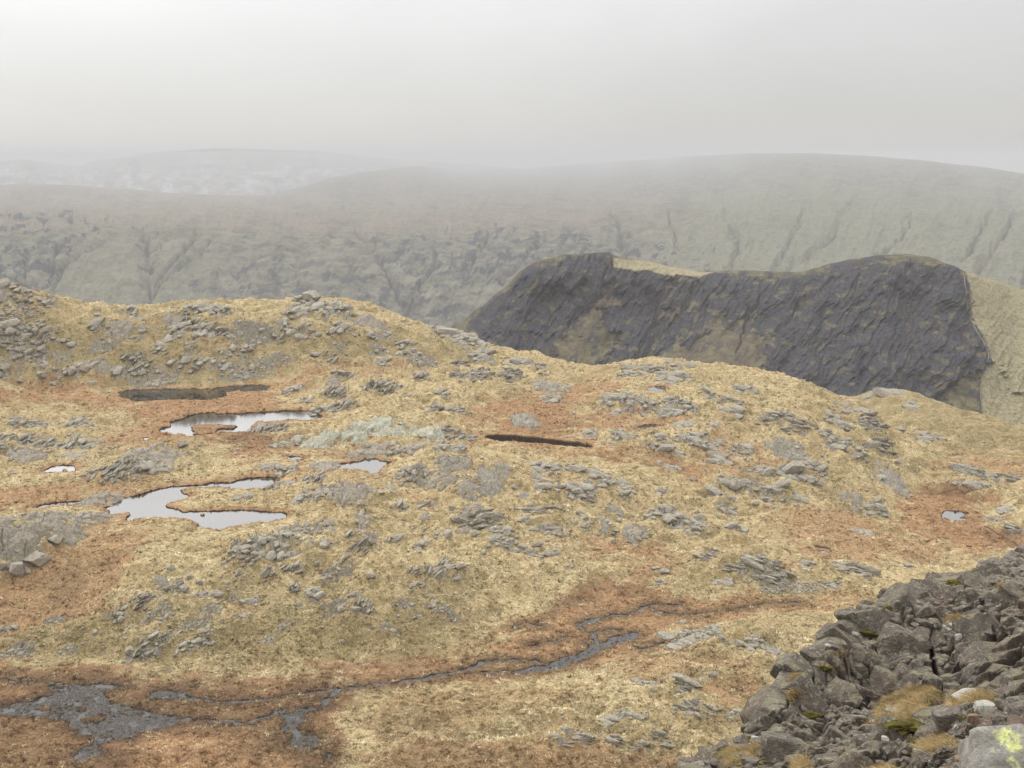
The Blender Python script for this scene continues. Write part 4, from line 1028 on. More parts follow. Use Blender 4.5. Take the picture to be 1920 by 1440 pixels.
LAND = [  # landmarks used in the descriptions
 (40,560,'the craggy left-edge knoll'),(600,575,'the highest ridge crag'),(360,575,'the left ridge crest'),(860,625,'the right ridge end'),
 (320,740,'the dark uppermost tarn'),(450,790,'the brightest tarn'),(118,880,'the two-islet pool'),(400,945,'the long two-armed tarn'),(680,872,'the arrowhead tarn'),
 (700,800,'the pale green slabs'),(1000,838,'the long black peat channel'),(1232,729,'the small saddle pool'),(1100,790,'the russet flat'),(1220,675,'the skyline mound'),
 (1480,830,'the broad flank slab'),(1792,968,'the round basin pool'),(1700,740,'the far hump'),(1430,1064,'the finned knoll'),
 (1150,1040,'the small russet hollow'),(1120,1210,'the winding beck'),(1300,1192,'the knoll beside the beck'),(250,1340,'the wet bog'),(1306,1320,'the finned ledge low right'),(1150,1385,'the rocky bottom mound'),
 (500,1010,'the biggest finned outcrop'),(310,1090,'the broken left slope'),(650,1130,'the slope above the bog'),(860,870,'the arrowhead tarn slabs'),(235,868,'the long blocky outcrop'),
 (60,980,'the cracked left-edge slabs'),(1080,915,'the ribbed slope in the centre'),(1262,962,'the pale ribs in the centre'),(300,640,'the stony ridge side'),(700,715,'the upper knoll'),(975,690,'the slope left of the mound'),(900,965,'the mid-slope outcrops')]
ORD = ['first', 'second', 'third', 'fourth', 'fifth', 'sixth', 'seventh', 'eighth', 'ninth', 'tenth', 'eleventh', 'twelfth', 'thirteenth', 'fourteenth', 'fifteenth', 'sixteenth']
def describe(items, noun_of):
    """one label per item; look first, then what it stands beside, then its rank among the ones that look and lie alike"""
    base = []
    for it in items:
        x, y, w, h = it[:4]
        look = noun_of(it)
        d = sorted((math.hypot((lx - x) * .7, (ly - y) * 1.4), lx, ly, n) for lx, ly, n in LAND)[0]
        dx, dy = x - d[1], (y - d[2]) * 1.8
        rel = 'at' if d[0] < 14 else ('behind' if abs(dy) > abs(dx) and dy < 0 else 'in front of' if abs(dy) > abs(dx) else 'right of' if dx > 0 else 'left of')
        base.append(f'{look} {rel} {d[3]}')
    out = [None] * len(items)
    for b in sorted(set(base)):
        ids = sorted([i for i, q in enumerate(base) if q == b], key=lambda i: items[i][0])
        for k, i in enumerate(ids):
            out[i] = b if len(ids) == 1 else f'{ORD[k]} from left {b}' if len(ids) > 2 else f"{'left' if k == 0 else 'right'} one, {b}"
    return out
def size_word(w):
    return 'tiny' if w < 24 else 'small' if w < 38 else 'middling' if w < 56 else 'broad' if w < 80 else 'long'
KIND = dict(g='broken grey outcrop', s='smooth grey slab', p='pale green slab', f='finned grey outcrop', c='stony grey heap')
labels = describe(OUT, lambda it: f'{size_word(it[2])} {KIND[it[4]]}')

# ---- angular stones
def ico(sub):
    import bmesh
    bm = bmesh.new(); bmesh.ops.create_icosphere(bm, subdivisions=sub, radius=1.0)
    v = np.array([q.co[:] for q in bm.verts]); f = np.array([[w_.index for w_ in q.verts] for q in bm.faces]); bm.free()
    return v, f
ICO3, ICO4, ICO2, ICO1 = ico(4), ico(5), ico(3), ico(2)
def stone(seed, dims, base=ICO3, planes=11, rough=.03, flat=1.0):
    """a convex block broken along random planes"""
    rg = np.random.default_rng(seed)
    n = rg.normal(size=(planes, 3)); n[:, 2] *= flat; n /= np.linalg.norm(n, axis=1)[:, None]
    ax = np.vstack([np.eye(3), -np.eye(3)]); q, _ = np.linalg.qr(rg.normal(size=(3, 3)) * .35 + np.eye(3))
    n = np.vstack([n, ax @ q.T]); d = np.concatenate([rg.uniform(.62, .98, planes), rg.uniform(.6, .85, 6)])
    v, f = base
    t = v @ n.T
    r = np.min(np.where(t > 1e-3, d / np.maximum(t, 1e-3), 9), axis=1)
    P = v * np.minimum(r, 1.15)[:, None]
    P = P + v * (rough * fbm3(P[:, 0] * 2.3 + seed, P[:, 1] * 2.3, P[:, 2] * 2.3, 3, seed % 50))[:, None]
    return P * np.array(dims), f
PROTO = [stone(5000 + k, (1, 1, 1), ICO1, 7, 0) for k in range(28)]
def stone_heap(c, rt, fw, W, Dp, H, kind, th, D, sd):
    rg = np.random.default_rng(sd)
    px1 = D / FPX
    size = {'g': 11.5, 'f': 9.0, 'c': 6.5, 's': 7.0, 'p': 7.0}[kind] * px1 * (1 + W / 60)
    n = int(np.clip({'g': 1.5, 'f': 1.6, 'c': .95, 's': .25, 'p': .25}[kind] * W * max(Dp, H) / size ** 2, 3, 190))
    u = rg.uniform(-1, 1, n * 3); v = rg.uniform(-1, 1, n * 3)
    x = c[0] + rt[0] * u * W * .58 + fw[0] * v * Dp * .55; y = c[1] + rt[1] * u * W * .58 + fw[1] * v * Dp * .55
    nz = fbm2(x / (W * .2 + .6), y / (W * .2 + .6), 3, sd, .6)
    ok = np.nonzero(1 - (u * u + v * v) + 1.3 * nz > .25)[0][:n]
    V, F, off = [], [], 0
    g = ground_z(x[ok], y[ok])
    for q, i in enumerate(ok):
        s = size * rg.lognormal(-.15, .42) * .5
        P, f = PROTO[rg.integers(28)]
        dims = {'f': (2.0, .45, .85), 'g': (1.6, .8, .66), 'c': (1.1, .85, .7), 's': (1.4, .9, .5), 'p': (1.7, .6, .5)}[kind]
        lean = rg.normal(.55 if kind == 'f' else .3, .25)
        M = np.array(Matrix.Rotation(th + rg.normal() * (.2 if kind in 'fp' else .33), 3, 'Z') @ Matrix.Rotation(lean, 3, 'X') @ Matrix.Rotation(rg.normal() * .22, 3, 'Y'))
        e = max(0, 1 - u[i] ** 2 - v[i] ** 2)
        V.append((P * s * np.array(dims)) @ M.T + [x[i] - c[0], y[i] - c[1], g[q] - c[2] + s * rg.uniform(-.3, .15) + H * .3 * e * (kind in 'gf')]); F.append(f + off); off += len(P)
    return (np.vstack(V), np.vstack(F)) if V else None

def outcrop(idx, px, py, w, h, kind, label):
    c = on_ground(px, py + h * .25)
    if c is None: return
    D = math.dist(c, CAM); r = math.hypot(c[0], c[1])
    fw = np.array([c[0], c[1]]) / r; rt = np.array([fw[1], -fw[0]])
    W = w / FPX * D * 1.05
    e = 6.0
    slope = float(ground_z(np.array([c[0] + fw[0] * e]), np.array([c[1] + fw[1] * e]))[0] - ground_z(np.array([c[0] - fw[0] * e]), np.array([c[1] - fw[1] * e]))[0]) / (2 * e)
    ang = math.atan2(CAM[2] - c[2], r) + math.atan(slope)
    Hv = h / FPX * D
    H = min(.32 * Hv + .25, .26 * W + .15, 2.8) * (1.1 if kind in 'gf' else .85)
    Dp = float(np.clip((Hv - .6 * H) / max(math.sin(max(ang, .06)), .1) * 1.05, .45 * W, 1.7 * W))
    n1 = int(np.clip(w * 1.25, 30, 130)); n2 = int(np.clip(h * 2.6 + 14, 34, 110))
    u, v = np.meshgrid(np.linspace(-1.5, 1.5, int(n1 * 1.15)), np.linspace(-1.5, 1.5, int(n2 * 1.15)))
    n2, n1 = u.shape
    lx, ly = u * W / 2, v * Dp / 2
    x = c[0] + rt[0] * lx + fw[0] * ly; y = c[1] + rt[1] * lx + fw[1] * ly
    sd = idx * 13 + 5
    wx = x + .5 * noise2(x / 1.7, y / 1.7, 3); wy = y + .5 * noise2(x / 1.7, y / 1.7, 4)
    nz = fbm2(x / (W * .22 + .5), y / (W * .22 + .5), 4, sd, .6)
    env = 1 - (np.abs(u) ** 1.8 + np.abs(v) ** 1.8) ** .8 + (.55 if kind == 's' else .8 if kind == 'p' else 1.15) * nz - .08
    right = float(np.clip((px - 760) / 400, 0, 1))
    th = math.radians(-36 * right + (78 if kind == 'f' else 62 if kind == 'p' else 70) * (1 - right) + RNG.uniform(-9, 9))
    a = wx * math.cos(th) + wy * math.sin(th); b = -wx * math.sin(th) + wy * math.cos(th)
    cs = {'g': .85, 's': 1.7, 'p': 1.5, 'f': .62, 'c': .75}[kind] * (D / 300) ** .75 * (1 + W / 40)
    el = {'g': 1.3, 's': 1.4, 'p': 2.6, 'f': 2.0, 'c': 1.15}[kind]
    F1, F2, ox, oy, r1, r2, r3 = cells2(a / (cs * el), b / cs, sd)
    f1, f2, qx, qy, s1, s2, s3 = cells2(a / (cs * el * .38), b / (cs * .42), sd + 3)
    tilt = {'g': 1.1, 's': .5, 'p': .8, 'f': 1.5, 'c': .5}[kind]
    e0 = np.clip(env, -1, 1)
    dome = H * np.where(e0 > 0, np.sqrt(np.maximum(e0, 0)), e0 * 2.2)
    amp = H * {'g': .5, 's': .42, 'p': .34, 'f': .45, 'c': .35}[kind]
    ch = np.clip((F2 - F1) / .20, 0, 1); ch2 = np.clip((f2 - f1) / .24, 0, 1)
    hb = dome * (.62 if kind in 'sp' else .30) - amp * (.40 if kind in 'sp' else .75) + ch * amp * (r1 * 1.15 + tilt * (ox * (r2 - .5) * 1.2 + oy * (.55 + .6 * (r3 - .5))))
    hb += ch * ch2 * amp * .5 * (s1 - .35 + .9 * qy * (s2 + .3))
    if kind == 'c':
        hb = hb * .45 + H * .75 * (.75 - (f1 / .6) ** 2) * (s3 > .25) + H * .3 * (s1 - .5)
    gap = {'g': .30, 's': .10, 'p': .20, 'f': .26, 'c': .30}[kind]
    hb = hb - H * .9 * ch * (r2 < gap)
    hb += .05 * fbm2(x / .35, y / .35, 2, 9)
    hb -= H * 2.6 * sstep(1.15, 1.48, np.maximum(np.abs(u), np.abs(v)))
    g = ground_z(x, y)
    V = np.stack([x - c[0], y - c[1], g + np.maximum(hb, -.9) - c[2] - .06], -1).reshape(-1, 3)
    # keep only the faces that come near or above the turf
    Fq = grid_faces(n2, n1); hv = hb.ravel()
    Fq = Fq[(hv[Fq].max(1) > -.35)]
    if len(Fq) < 4: return
    us, inv = np.unique(Fq.ravel(), return_inverse=True)
    q4 = inv.reshape(-1, 4); Vh = V[us]; Fh = np.vstack([q4[:, [0, 1, 2]], q4[:, [0, 2, 3]]])
    st = stone_heap(c, rt, fw, W, Dp, H, kind, th, D, sd)
    if st is not None:
        Fh = np.vstack([Fh, st[1] + len(Vh)]); Vh = np.vstack([Vh, st[0]])
    me = mesh_from('rock_outcrop', Vh, Fh, False)
    o = link('rock_outcrop', me, {'p': M_PALE, 'c': M_ROCK, 's': M_ROCK2 if px < 900 else M_ROCK}.get(kind, M_ROCK if idx % 3 else M_ROCK2),
             label=label, cat='rock outcrop', group='rock outcrops scattered over the moor')
    o.location = c
for i, (it, lb) in enumerate(zip(OUT, labels)):
    outcrop(i, *it, lb)

bl = describe(BLD, lambda it: ('dark ' if it[2] > 24 else 'grey ') + ('angular boulder' if it[2] > 16 else 'lone stone'))
for i, ((px, py, w, h), lb) in enumerate(zip(BLD, bl)):
    c = on_ground(px, py + h * .4)
    if c is None: continue
    D = math.dist(c, CAM); W = w / FPX * D / 2
    Hh = h / FPX * D / 2
    P, f = stone(700 + i, (W * 1.15, W * .95, Hh * 1.25), ICO2 if w < 16 else ICO3)
    a = RNG.uniform(0, 6.28) * .15
    P[:, 2] += Hh * .35
    me = mesh_from('boulder', P, f, False)
    o = link('boulder', me, M_ROCK2 if i % 2 else M_ROCK, label=lb, cat='boulder', group='boulders lying on the moor')
    o.location = c; o.rotation_euler = (0, 0, a)

# ---- scree: slopes of loose stones nobody could count
def scree(name, label, region, count, smin, smax, seed, mat):
    rg = np.random.default_rng(seed)
    P = np.array(region, float); VV, FF = [], []
    off = 0; protos = [stone(seed * 31 + k, (1, .8, .55), ico(1) if False else ICO1, 8, 0) for k in range(10)]
    tries = 0
    while count > 0 and tries < 9000:
        tries += 1
        px = rg.uniform(P[:, 0].min(), P[:, 0].max()); py = rg.uniform(P[:, 1].min(), P[:, 1].max())
        if poly_sd(np.array([px]), np.array([py]), P)[0] > rg.exponential(2.5): continue
        c = on_ground(px, py)
        if c is None: continue
        s = smin * (smax / smin) ** (rg.random() ** 2.2)
        v, f = protos[rg.integers(10)]
        q = rg.normal(size=4); q /= np.linalg.norm(q)
        M = np.array(Matrix.Rotation(rg.uniform(0, 6.28), 3, 'Z') @ Matrix.Rotation(rg.normal() * .4, 3, 'X'))
        VV.append((v * s) @ M.T + c + np.array([0, 0, s * .2])); FF.append(f + off); off += len(v); count -= 1
    me = mesh_from(name, np.vstack(VV), np.vstack(FF), False)
    link(name, me, mat, kind='stuff', label=label)
ICO1 = ico(2)
scree('scree', 'grey scree fallen below the knoll at the left edge', [(-40,575),(20,562),(70,578),(85,600),(50,640),(10,655),(-40,660)], 800, .2, 1.7, 3, M_ROCK2)
scree('scree', 'long grey band of small stones below the finned knoll', [(1425,1106),(1460,1098),(1520,1096),(1570,1092),(1582,1096),(1540,1106),(1480,1114),(1435,1114)], 650, .12, .5, 4, M_ROCK)
for k, (reg, n_) in enumerate([([(100,590),(500,580),(560,640),(500,700),(60,700)],70),([(560,590),(900,640),(900,700),(560,690)],140),([(280,1080),(880,1060),(880,1180),(280,1200)],380),([(0,1160),(300,1150),(400,1230),(0,1240)],200),
      ([(650,850),(1100,860),(1300,980),(1150,1040),(650,1040)],200),([(900,680),(1450,740),(1500,860),(1000,790)],140),([(1350,840),(1650,820),(1640,940),(1400,960)],110),([(1020,1330),(1400,1290),(1380,1400),(1020,1410)],130),([(1600,740),(1900,790),(1900,850),(1600,800)],70),([(0,780),(400,830),(600,860),(300,900),(0,890)],140)]):
    nm = ['the ridge side', 'the ridge end', 'the slope above the bog', 'the lower left slope', 'the central slabs', 'the skyline mound', 'the right flank', 'the bottom mound', 'the far hump', 'the hummocks by the left pool'][k]
    scree('loose_stones', 'small loose grey stones strewn over ' + nm, reg, n_, .12 if k in (2, 3, 7) else .25, .5 if k in (2, 3, 7) else .9, 20 + k, M_ROCK)
# ================================================================== THE CRAG IN THE FOREGROUND
SIL = pl([(1150,1560),(1215,1490),(1262,1445),(1283,1432),(1300,1424),(1318,1404),(1340,1392),(1362,1390),(1385,1376),(1400,1366),(1410,1345),(1428,1312),(1442,1283),(1458,1258),(1470,1240),(1492,1224),(1505,1216),(1522,1206),(1530,1188),(1545,1170),(1562,1163),(1590,1150),(1620,1140),(1640,1128),(1660,1120),(1672,1104),(1690,1094),(1712,1084),(1740,1084),(1770,1076),(1800,1068),(1826,1062),(1850,1050),(1872,1046),(1884,1036),(1905,1034),(1925,1024),(2000,1000),(2120,965)])
BOT = pl([(1300,1700),(1700,1760),(2250,1760),(2330,1400),(2330,1150)])
def along(P, t):
    s = np.concatenate([[0], np.cumsum(np.hypot(*np.diff(P, axis=0).T))]); s /= s[-1]
    return np.stack([np.interp(t, s, P[:, 0]), np.interp(t, s, P[:, 1])], -1)
NU, NW, NB = 900, 800, 240
uu = np.linspace(0, 1, NU)
S_ = along(SIL, uu); B_ = along(BOT, uu)
ww = np.linspace(0, 1, NW) ** 1.12
CPX = S_[None, :, 0] * (1 - ww[:, None]) + B_[None, :, 0] * ww[:, None]
CPY = S_[None, :, 1] * (1 - ww[:, None]) + B_[None, :, 1] * ww[:, None]
CD = pl([(1150,1560,24),(1283,1432,27),(1400,1366,30),(1442,1283,31.5),(1530,1188,36),(1640,1128,39),(1712,1084,42),(1800,1068,43.5),(1905,1034,46),(2120,965,52),
 (1300,1700,15),(1700,1760,9),(2250,1760,5.5),(2330,1400,8),(2330,1150,22),
 (1620,1185,37.2),(1620,1230,35.4),(1620,1280,34.6),(1640,1305,34),(1680,1350,28.5),(1640,1365,26.5),(1620,1440,20.5),(1560,1200,34.6),(1560,1290,32.6),(1540,1360,29.5),(1520,1440,23),
 (1450,1340,29.8),(1430,1390,28.2),(1450,1440,25),(1340,1430,26.4),(1380,1412,26.8),
 (1700,1180,37.4),(1700,1240,35.2),(1700,1275,34.2),(1730,1340,28.5),(1720,1400,22.5),(1720,1440,19),(1740,1130,40.2),(1790,1180,37.5),(1800,1230,34.5),(1800,1285,31.5),(1810,1330,25.5),(1800,1400,19.5),(1800,1440,16.6),
 (1850,1080,42.6),(1860,1140,38.8),(1880,1200,33.8),(1880,1270,30),(1880,1310,25.5),(1890,1350,20),(1900,1400,15),(1920,1440,12.2),(2000,1440,11),(2000,1200,31),(2000,1080,41),(1960,1300,24)])
def crbf_fit(P):
    n = len(P); d2 = ((P[:, None, :2] - P[None, :, :2]) ** 2).sum(-1) / 1e4
    A = np.zeros((n + 3, n + 3)); A[:n, :n] = d2 * np.log(d2 + 1e-9) * .5 + np.eye(n) * .004
    A[:n, n] = 1; A[:n, n + 1:] = P[:, :2] / 100 - 15; A[n, :n] = 1; A[n + 1:, :n] = A[:n, n + 1:].T
    return np.linalg.solve(A, np.concatenate([np.log(P[:, 2]), [0, 0, 0]]))
CW = crbf_fit(CD)
def crag_D(px, py):
    o = np.zeros(px.shape)
    for k in range(len(CD)):
        d2 = ((px - CD[k, 0]) ** 2 + (py - CD[k, 1]) ** 2) / 1e4
        o += CW[k] * d2 * np.log(d2 + 1e-9) * .5
    n = len(CD)
    return np.exp(o + CW[n] + CW[n + 1] * (px / 100 - 15) + CW[n + 2] * (py / 100 - 15))
def unproj(px, py, D):
    a = (px - 960) / FPX; b = (720 - py) / FPX
    L = np.sqrt(1 + a * a + b * b)
    return np.stack([a / L * D, (_c + b * _s) / L * D, (-_s + b * _c) / L * D + CAM[2]], -1)
PC = unproj(CPX, CPY, crag_D(CPX, CPY))
# the far side, which falls away to the moor
bk = np.linspace(1, 0, NB, endpoint=False)[:, None, None] ** 1.25 * 16.0
away = PC[0] - CAM; away[:, 2] = 0; away /= np.linalg.norm(away, axis=1)[:, None]
sight = PC[0] - CAM; sight /= np.linalg.norm(sight, axis=1)[:, None]
P_back = PC[0][None] + sight[None] * bk + np.array([.34, 0, -.62]) * (bk ** 1.15)
P_all = np.concatenate([P_back, PC], 0)
PXa = np.concatenate([np.repeat(CPX[:1], NB, 0), CPX]); PYa = np.concatenate([np.repeat(CPY[:1], NB, 0), CPY])
Nn = (CAM - P_all) / np.linalg.norm(CAM - P_all, axis=-1)[..., None] * .62 + np.array([-.12, 0, .62])   # outwards: towards the open side
Nn /= np.linalg.norm(Nn, axis=-1)[..., None]
GRASSP = [[(1640,1338),(1656,1308),(1692,1290),(1728,1276),(1752,1280),(1758,1300),(1742,1322),(1730,1338),(1700,1348),(1650,1352),(1622,1350)],
 [(1775,1302),(1800,1292),(1840,1284),(1864,1292),(1872,1308),(1830,1310),(1790,1320)],
 [(1705,1405),(1738,1378),(1790,1376),(1800,1388),(1770,1402),(1735,1402)],[(1610,1470),(1630,1440),(1655,1426),(1684,1432),(1700,1450),(1700,1500)],
 [(1347,1412),(1366,1396),(1400,1398),(1442,1388),(1444,1400),(1405,1420),(1372,1430)],[(1488,1262),(1510,1256),(1500,1290),(1478,1306)],[(1495,1410),(1512,1404),(1520,1440),(1490,1445)],[(1560,1222),(1580,1218),(1578,1226)],
 [(1770,1152),(1800,1146),(1812,1162),(1782,1170)],[(1870,1095),(1900,1090),(1905,1105),(1875,1108)]]
grass_m = np.zeros(PXa.shape)
wn1 = fbm2(PXa / 30, PYa / 24, 4, 1201, .6); wn2 = fbm2(PXa / 30, PYa / 24, 4, 1203, .6)
for P in GRASSP:
    P = pl(P); m = (PXa > P[:, 0].min() - 30) & (PXa < P[:, 0].max() + 30) & (PYa > P[:, 1].min() - 30) & (PYa < P[:, 1].max() + 30)
    grass_m[m] = np.maximum(grass_m[m], sstep(5, -5, poly_sd(PXa[m] + 7 * wn1[m], PYa[m] + 7 * wn2[m], P)))
soil = np.zeros(PXa.shape)
for P in ([(1790,1395),(1850,1330),(1900,1330),(1925,1345),(1880,1380),(1820,1420),(1800,1460),(1740,1460)],[(1850,1045),(1925,1050),(1925,1098),(1860,1090),(1840,1068)],[(1730,1110),(1790,1105),(1850,1098),(1850,1112),(1780,1130),(1735,1128)]):
    P = pl(P); soil = np.maximum(soil, sstep(6, -6, poly_sd(PXa + 8 * wn1, PYa + 8 * wn2, P)))
soft = np.clip(grass_m + soil, 0, 1)
# jointing of the rock: long blocks that lean up to the right
a1, a2 = math.radians(52), math.radians(18)
Rj = np.array(Matrix.Rotation(a2, 3, 'Z') @ Matrix.Rotation(-a1, 3, 'Y'))
Q = P_all @ Rj
wob = .25
Qx = Q[..., 0] + wob * noise3(Q[..., 0] / 1.3, Q[..., 1] / 1.3, Q[..., 2] / 1.3, 5); Qy = Q[..., 1] + wob * noise3(Q[..., 0] / 1.3, Q[..., 1] / 1.3, Q[..., 2] / 1.3, 6); Qz = Q[..., 2]
def facets(s, el, sd, A, tilt, crack, cw):
    F1, F2, O, Rr = cells3(Qx / (s * el), Qy / s, Qz / (s * .8), sd)
    ch = np.clip((F2 - F1) / cw, 0, 1)
    d = ch * A * ((Rr[0] - .15) + tilt * (O[..., 0] * (Rr[1] - .5) + O[..., 1] * (Rr[2] - .5) + O[..., 2] * (Rr[3] - .5)) * 2.2)
    return d - crack * sstep(cw * .45, 0, F2 - F1), F2 - F1
d1, e1 = facets(2.2, 1.9, 21, .85, .75, .45, .11)
d2, e2 = facets(.85, 1.6, 41, .40, 1.0, .18, .14)
d3, e3 = facets(.32, 1.4, 61, .13, 1.1, .05, .18)
nn = .22 * fbm3(Q[..., 0] / 3, Q[..., 1] / 3, Q[..., 2] / 3, 3, 71) + .08 * fbm3(Q[..., 0] / .5, Q[..., 1] / .5, Q[..., 2] / .5, 4, 73, .6)
mod = sstep(-.3, .3, fbm3(Q[..., 0] / 4, Q[..., 1] / 4, Q[..., 2] / 4, 2, 79))
disp = d1 * .5 + d2 * (.45 + .55 * mod) + d3 * (.25 + .75 * mod) + nn
CLEFTS = [([(1742,1180),(1746,1215),(1755,1250),(1758,1278),(1766,1300)],.9,5),([(1905,1145),(1880,1165),(1850,1195),(1820,1225),(1790,1240)],.55,4),([(1575,1340),(1560,1362),(1540,1385),(1525,1420),(1516,1445)],.8,5),
 ([(1513,1228),(1520,1246),(1518,1270),(1526,1276)],.5,4),([(1608,1320),(1580,1335),(1560,1362)],.5,5),([(1482,1290),(1466,1328),(1452,1345)],.35,3),([(1730,1128),(1722,1150),(1715,1160)],.4,3),([(1430,1380),(1425,1392),(1405,1385)],.5,4),
 ([(1640,1220),(1645,1260),(1640,1280)],.35,4),([(1925,1190),(1900,1230),(1885,1275)],.5,4),([(1328,1405),(1335,1425),(1345,1440)],.5,5),([(1600,1420),(1630,1400),(1650,1395)],.4,5),([(1540,1275),(1570,1268),(1585,1258)],.3,3)]
cl = np.zeros(PXa.shape)
for P, dp, hw in CLEFTS:
    P = pl(P)
    m = (PXa > P[:, 0].min() - 20) & (PXa < P[:, 0].max() + 20) & (PYa > P[:, 1].min() - 20) & (PYa < P[:, 1].max() + 20)
    d = np.full(int(m.sum()), 99.)
    for i in range(len(P) - 1):
        d = np.minimum(d, seg_dist(PXa[m] + 4 * wn1[m], PYa[m] + 4 * wn2[m], *P[i], *P[i + 1])[0])
    cl[m] = np.maximum(cl[m], dp * sstep(hw, hw * .35, d))
rubble = .10 * fbm3(P_all[..., 0] / .5, P_all[..., 1] / .5, P_all[..., 2] / .5, 3, 81) - .12
disp = disp - .5
disp = disp * (1 - soft * .92) + soft * rubble - cl * 1.3
dsil = np.full(PXa.shape, 999.)
for i in range(len(SIL) - 1):
    dsil = np.minimum(dsil, seg_dist(PXa, PYa, *SIL[i], *SIL[i + 1])[0])
dsil[:NB] = 0
Dd = np.linalg.norm(P_all - CAM, axis=-1)
disp = disp * (.12 + .88 * sstep(0, 80, dsil)) - .12 * sstep(60, 0, dsil)
for _ in range(1):
    disp[1:-1] = (disp[:-2] + disp[1:-1] * 2 + disp[2:]) / 4; disp[:, 1:-1] = (disp[:, :-2] + disp[:, 1:-1] * 2 + disp[:, 2:]) / 4
PA = P_all + Nn * disp[..., None]
col = np.stack([grass_m, soil, sstep(.2, .0, e1) * (1 - soft), np.zeros_like(soil)], -1)
def mat_crag():
    t = NT('crag_rock')
    p = t.pos()
    a = t.n.new('ShaderNodeAttribute'); a.attribute_name = 'zone'
    sp = t.n.new('ShaderNodeSeparateColor'); t.l.new(a.outputs['Color'], sp.inputs[0])
    big = t.noise(p, .45, 4, .65); mid = t.noise(p, 2.2, 5, .7, .5); fine = t.noise(p, 14, 4, .75)
    c = t.mix(t.rng(mid, .32, .68), (.044, .035, .028), (.128, .108, .086))
    c = t.mix(t.math('MULTIPLY', t.rng(big, .5, .63), .55), c, (.115, .085, .062))
    c = t.mix(t.math('MULTIPLY', t.rng(fine, .5, .28), .7), c, (.035, .030, .026))
    li = t.noise(p, 5.5, 5, .8)
    c = t.mix(t.math('MULTIPLY', t.rng(li, .53, .60), .75), c, (.19, .185, .14))
    c = t.mix(t.math('MULTIPLY', t.rng(t.noise(p, 1.1, 4, .7), .54, .62), .5), c, (.115, .085, .06))
    sp2 = t.noise(p, 22, 3, .7)
    c = t.mix(t.math('MULTIPLY', t.rng(sp2, .64, .72), .8), c, (.42, .41, .35))
    g = t.n.new('ShaderNodeNewGeometry'); s2 = t.n.new('ShaderNodeSeparateXYZ'); t.l.new(g.outputs['Normal'], s2.inputs[0])
    up = t.rng(s2.outputs['Z'], .6, .92)
    c = t.mix(t.math('MULTIPLY', t.math('MULTIPLY', up, t.rng(mid, .5, .6)), .55), c, (.15, .15, .075))
    gr = t.mix(t.rng(mid, .35, .62), (.075, .07, .02), (.22, .145, .06))
    gr = t.mix(t.rng(fine, .5, .35), gr, (.03, .02, .012))
    so = t.mix(t.rng(fine, .35, .65), (.04, .026, .017), (.12, .085, .055))
    e = t.math('MULTIPLY', t.math('SUBTRACT', mid, .5), .8)
    c = t.mix(t.rng(t.math('ADD', sp.outputs[1], e), .4, .7), c, so)
    c = t.mix(t.rng(t.math('ADD', sp.outputs[0], e), .35, .65), c, gr)
    st = t.noise(t.pos((1.0, 1.0, 8), (a2, a1, 0)), 1.6, 3, .7)
    n = t.bump(t.math('ADD', t.math('MULTIPLY', st, .5), t.math('MULTIPLY', fine, .6)), .9, .10)
    return t.fin(c, .85, n, .3)
M_CRAGROCK = mat_crag()
# solid joint blocks of the spur, bedded in its surface and leaning together up to the right
BIGB = """1450 1345 96 120;1482 1252 70 62;1428 1395 70 44;1500 1310 76 80;1556 1300 84 96;1600 1225 96 92;1560 1190 60 40;1600 1160 60 34;1642 1152 74 42;1684 1222 90 104;1640 1262 60 60;1700 1265 50 40;1700 1122 56 48;1686 1168 50 56
1738 1152 44 44;1770 1118 54 34;1828 1150 84 70;1856 1206 90 84;1806 1246 66 76;1898 1262 54 96;1900 1126 56 58;1844 1098 60 30;1900 1180 50 50;1530 1392 78 84;1466 1412 84 54;1592 1372 66 46;1720 1208 40 60;1762 1196 26 56
1578 1246 50 56;1530 1232 44 40;1660 1196 50 36;1618 1300 50 34;1880 1075 40 24;1800 1085 60 22;1740 1096 50 20;1666 1112 36 22;1395 1412 46 30;1570 1420 50 44;1640 1404 46 36;1690 1440 60 40;1860 1290 40 30;1925 1220 40 80;1925 1330 50 50;1515 1268 36 40;1476 1300 40 50;1300 1436 40 26;1330 1416 40 32;1362 1408 36 28;1345 1440 44 28;1425 1360 40 50;1700 1372 56 34;1745 1350 44 34;1740 1430 60 34;1880 1330 40 30;1820 1400 50 26"""
rgb = np.random.default_rng(77)
blocks = [(*map(float, a.split()), 1.0) for a in BIGB.replace('\n', ';').split(';')]
inside_ = pl([(1283,1432),(1345,1398),(1400,1372),(1442,1290),(1480,1240),(1530,1195),(1640,1132),(1712,1092),(1826,1066),(1925,1034),(2010,1010),(2010,1450),(1283,1480)])
for n_, w0, w1 in ((105, 44, 110), (90, 14, 34)):
    while n_ > 0:
        x_, y_ = rgb.uniform(1283, 1990), rgb.uniform(1034, 1470)
        if poly_sd(np.array([x_]), np.array([y_]), inside_)[0] > -4: continue
        n_ -= 1
        w_ = w0 * (w1 / w0) ** (rgb.random() ** 1.6)
        if poly_sd(np.array([x_]), np.array([y_]), inside_)[0] > -w_ * .16: continue
        blocks.append((x_, y_, w_, w_ * rgb.uniform(.55, 1.1), 0.0))
_P = PA.reshape(-1, 3); _okp = (PXa.ravel() > 1230) & (PXa.ravel() < 2060) & (PYa.ravel() < 1520)
_bx, _by = project(*_P.T)
_gm = soft.ravel(); _nn = Nn.reshape(-1, 3)
bx2, by2, bi2 = _bx[_okp], _by[_okp], np.nonzero(_okp)[0]
BV, BF, boff = [], [], 0
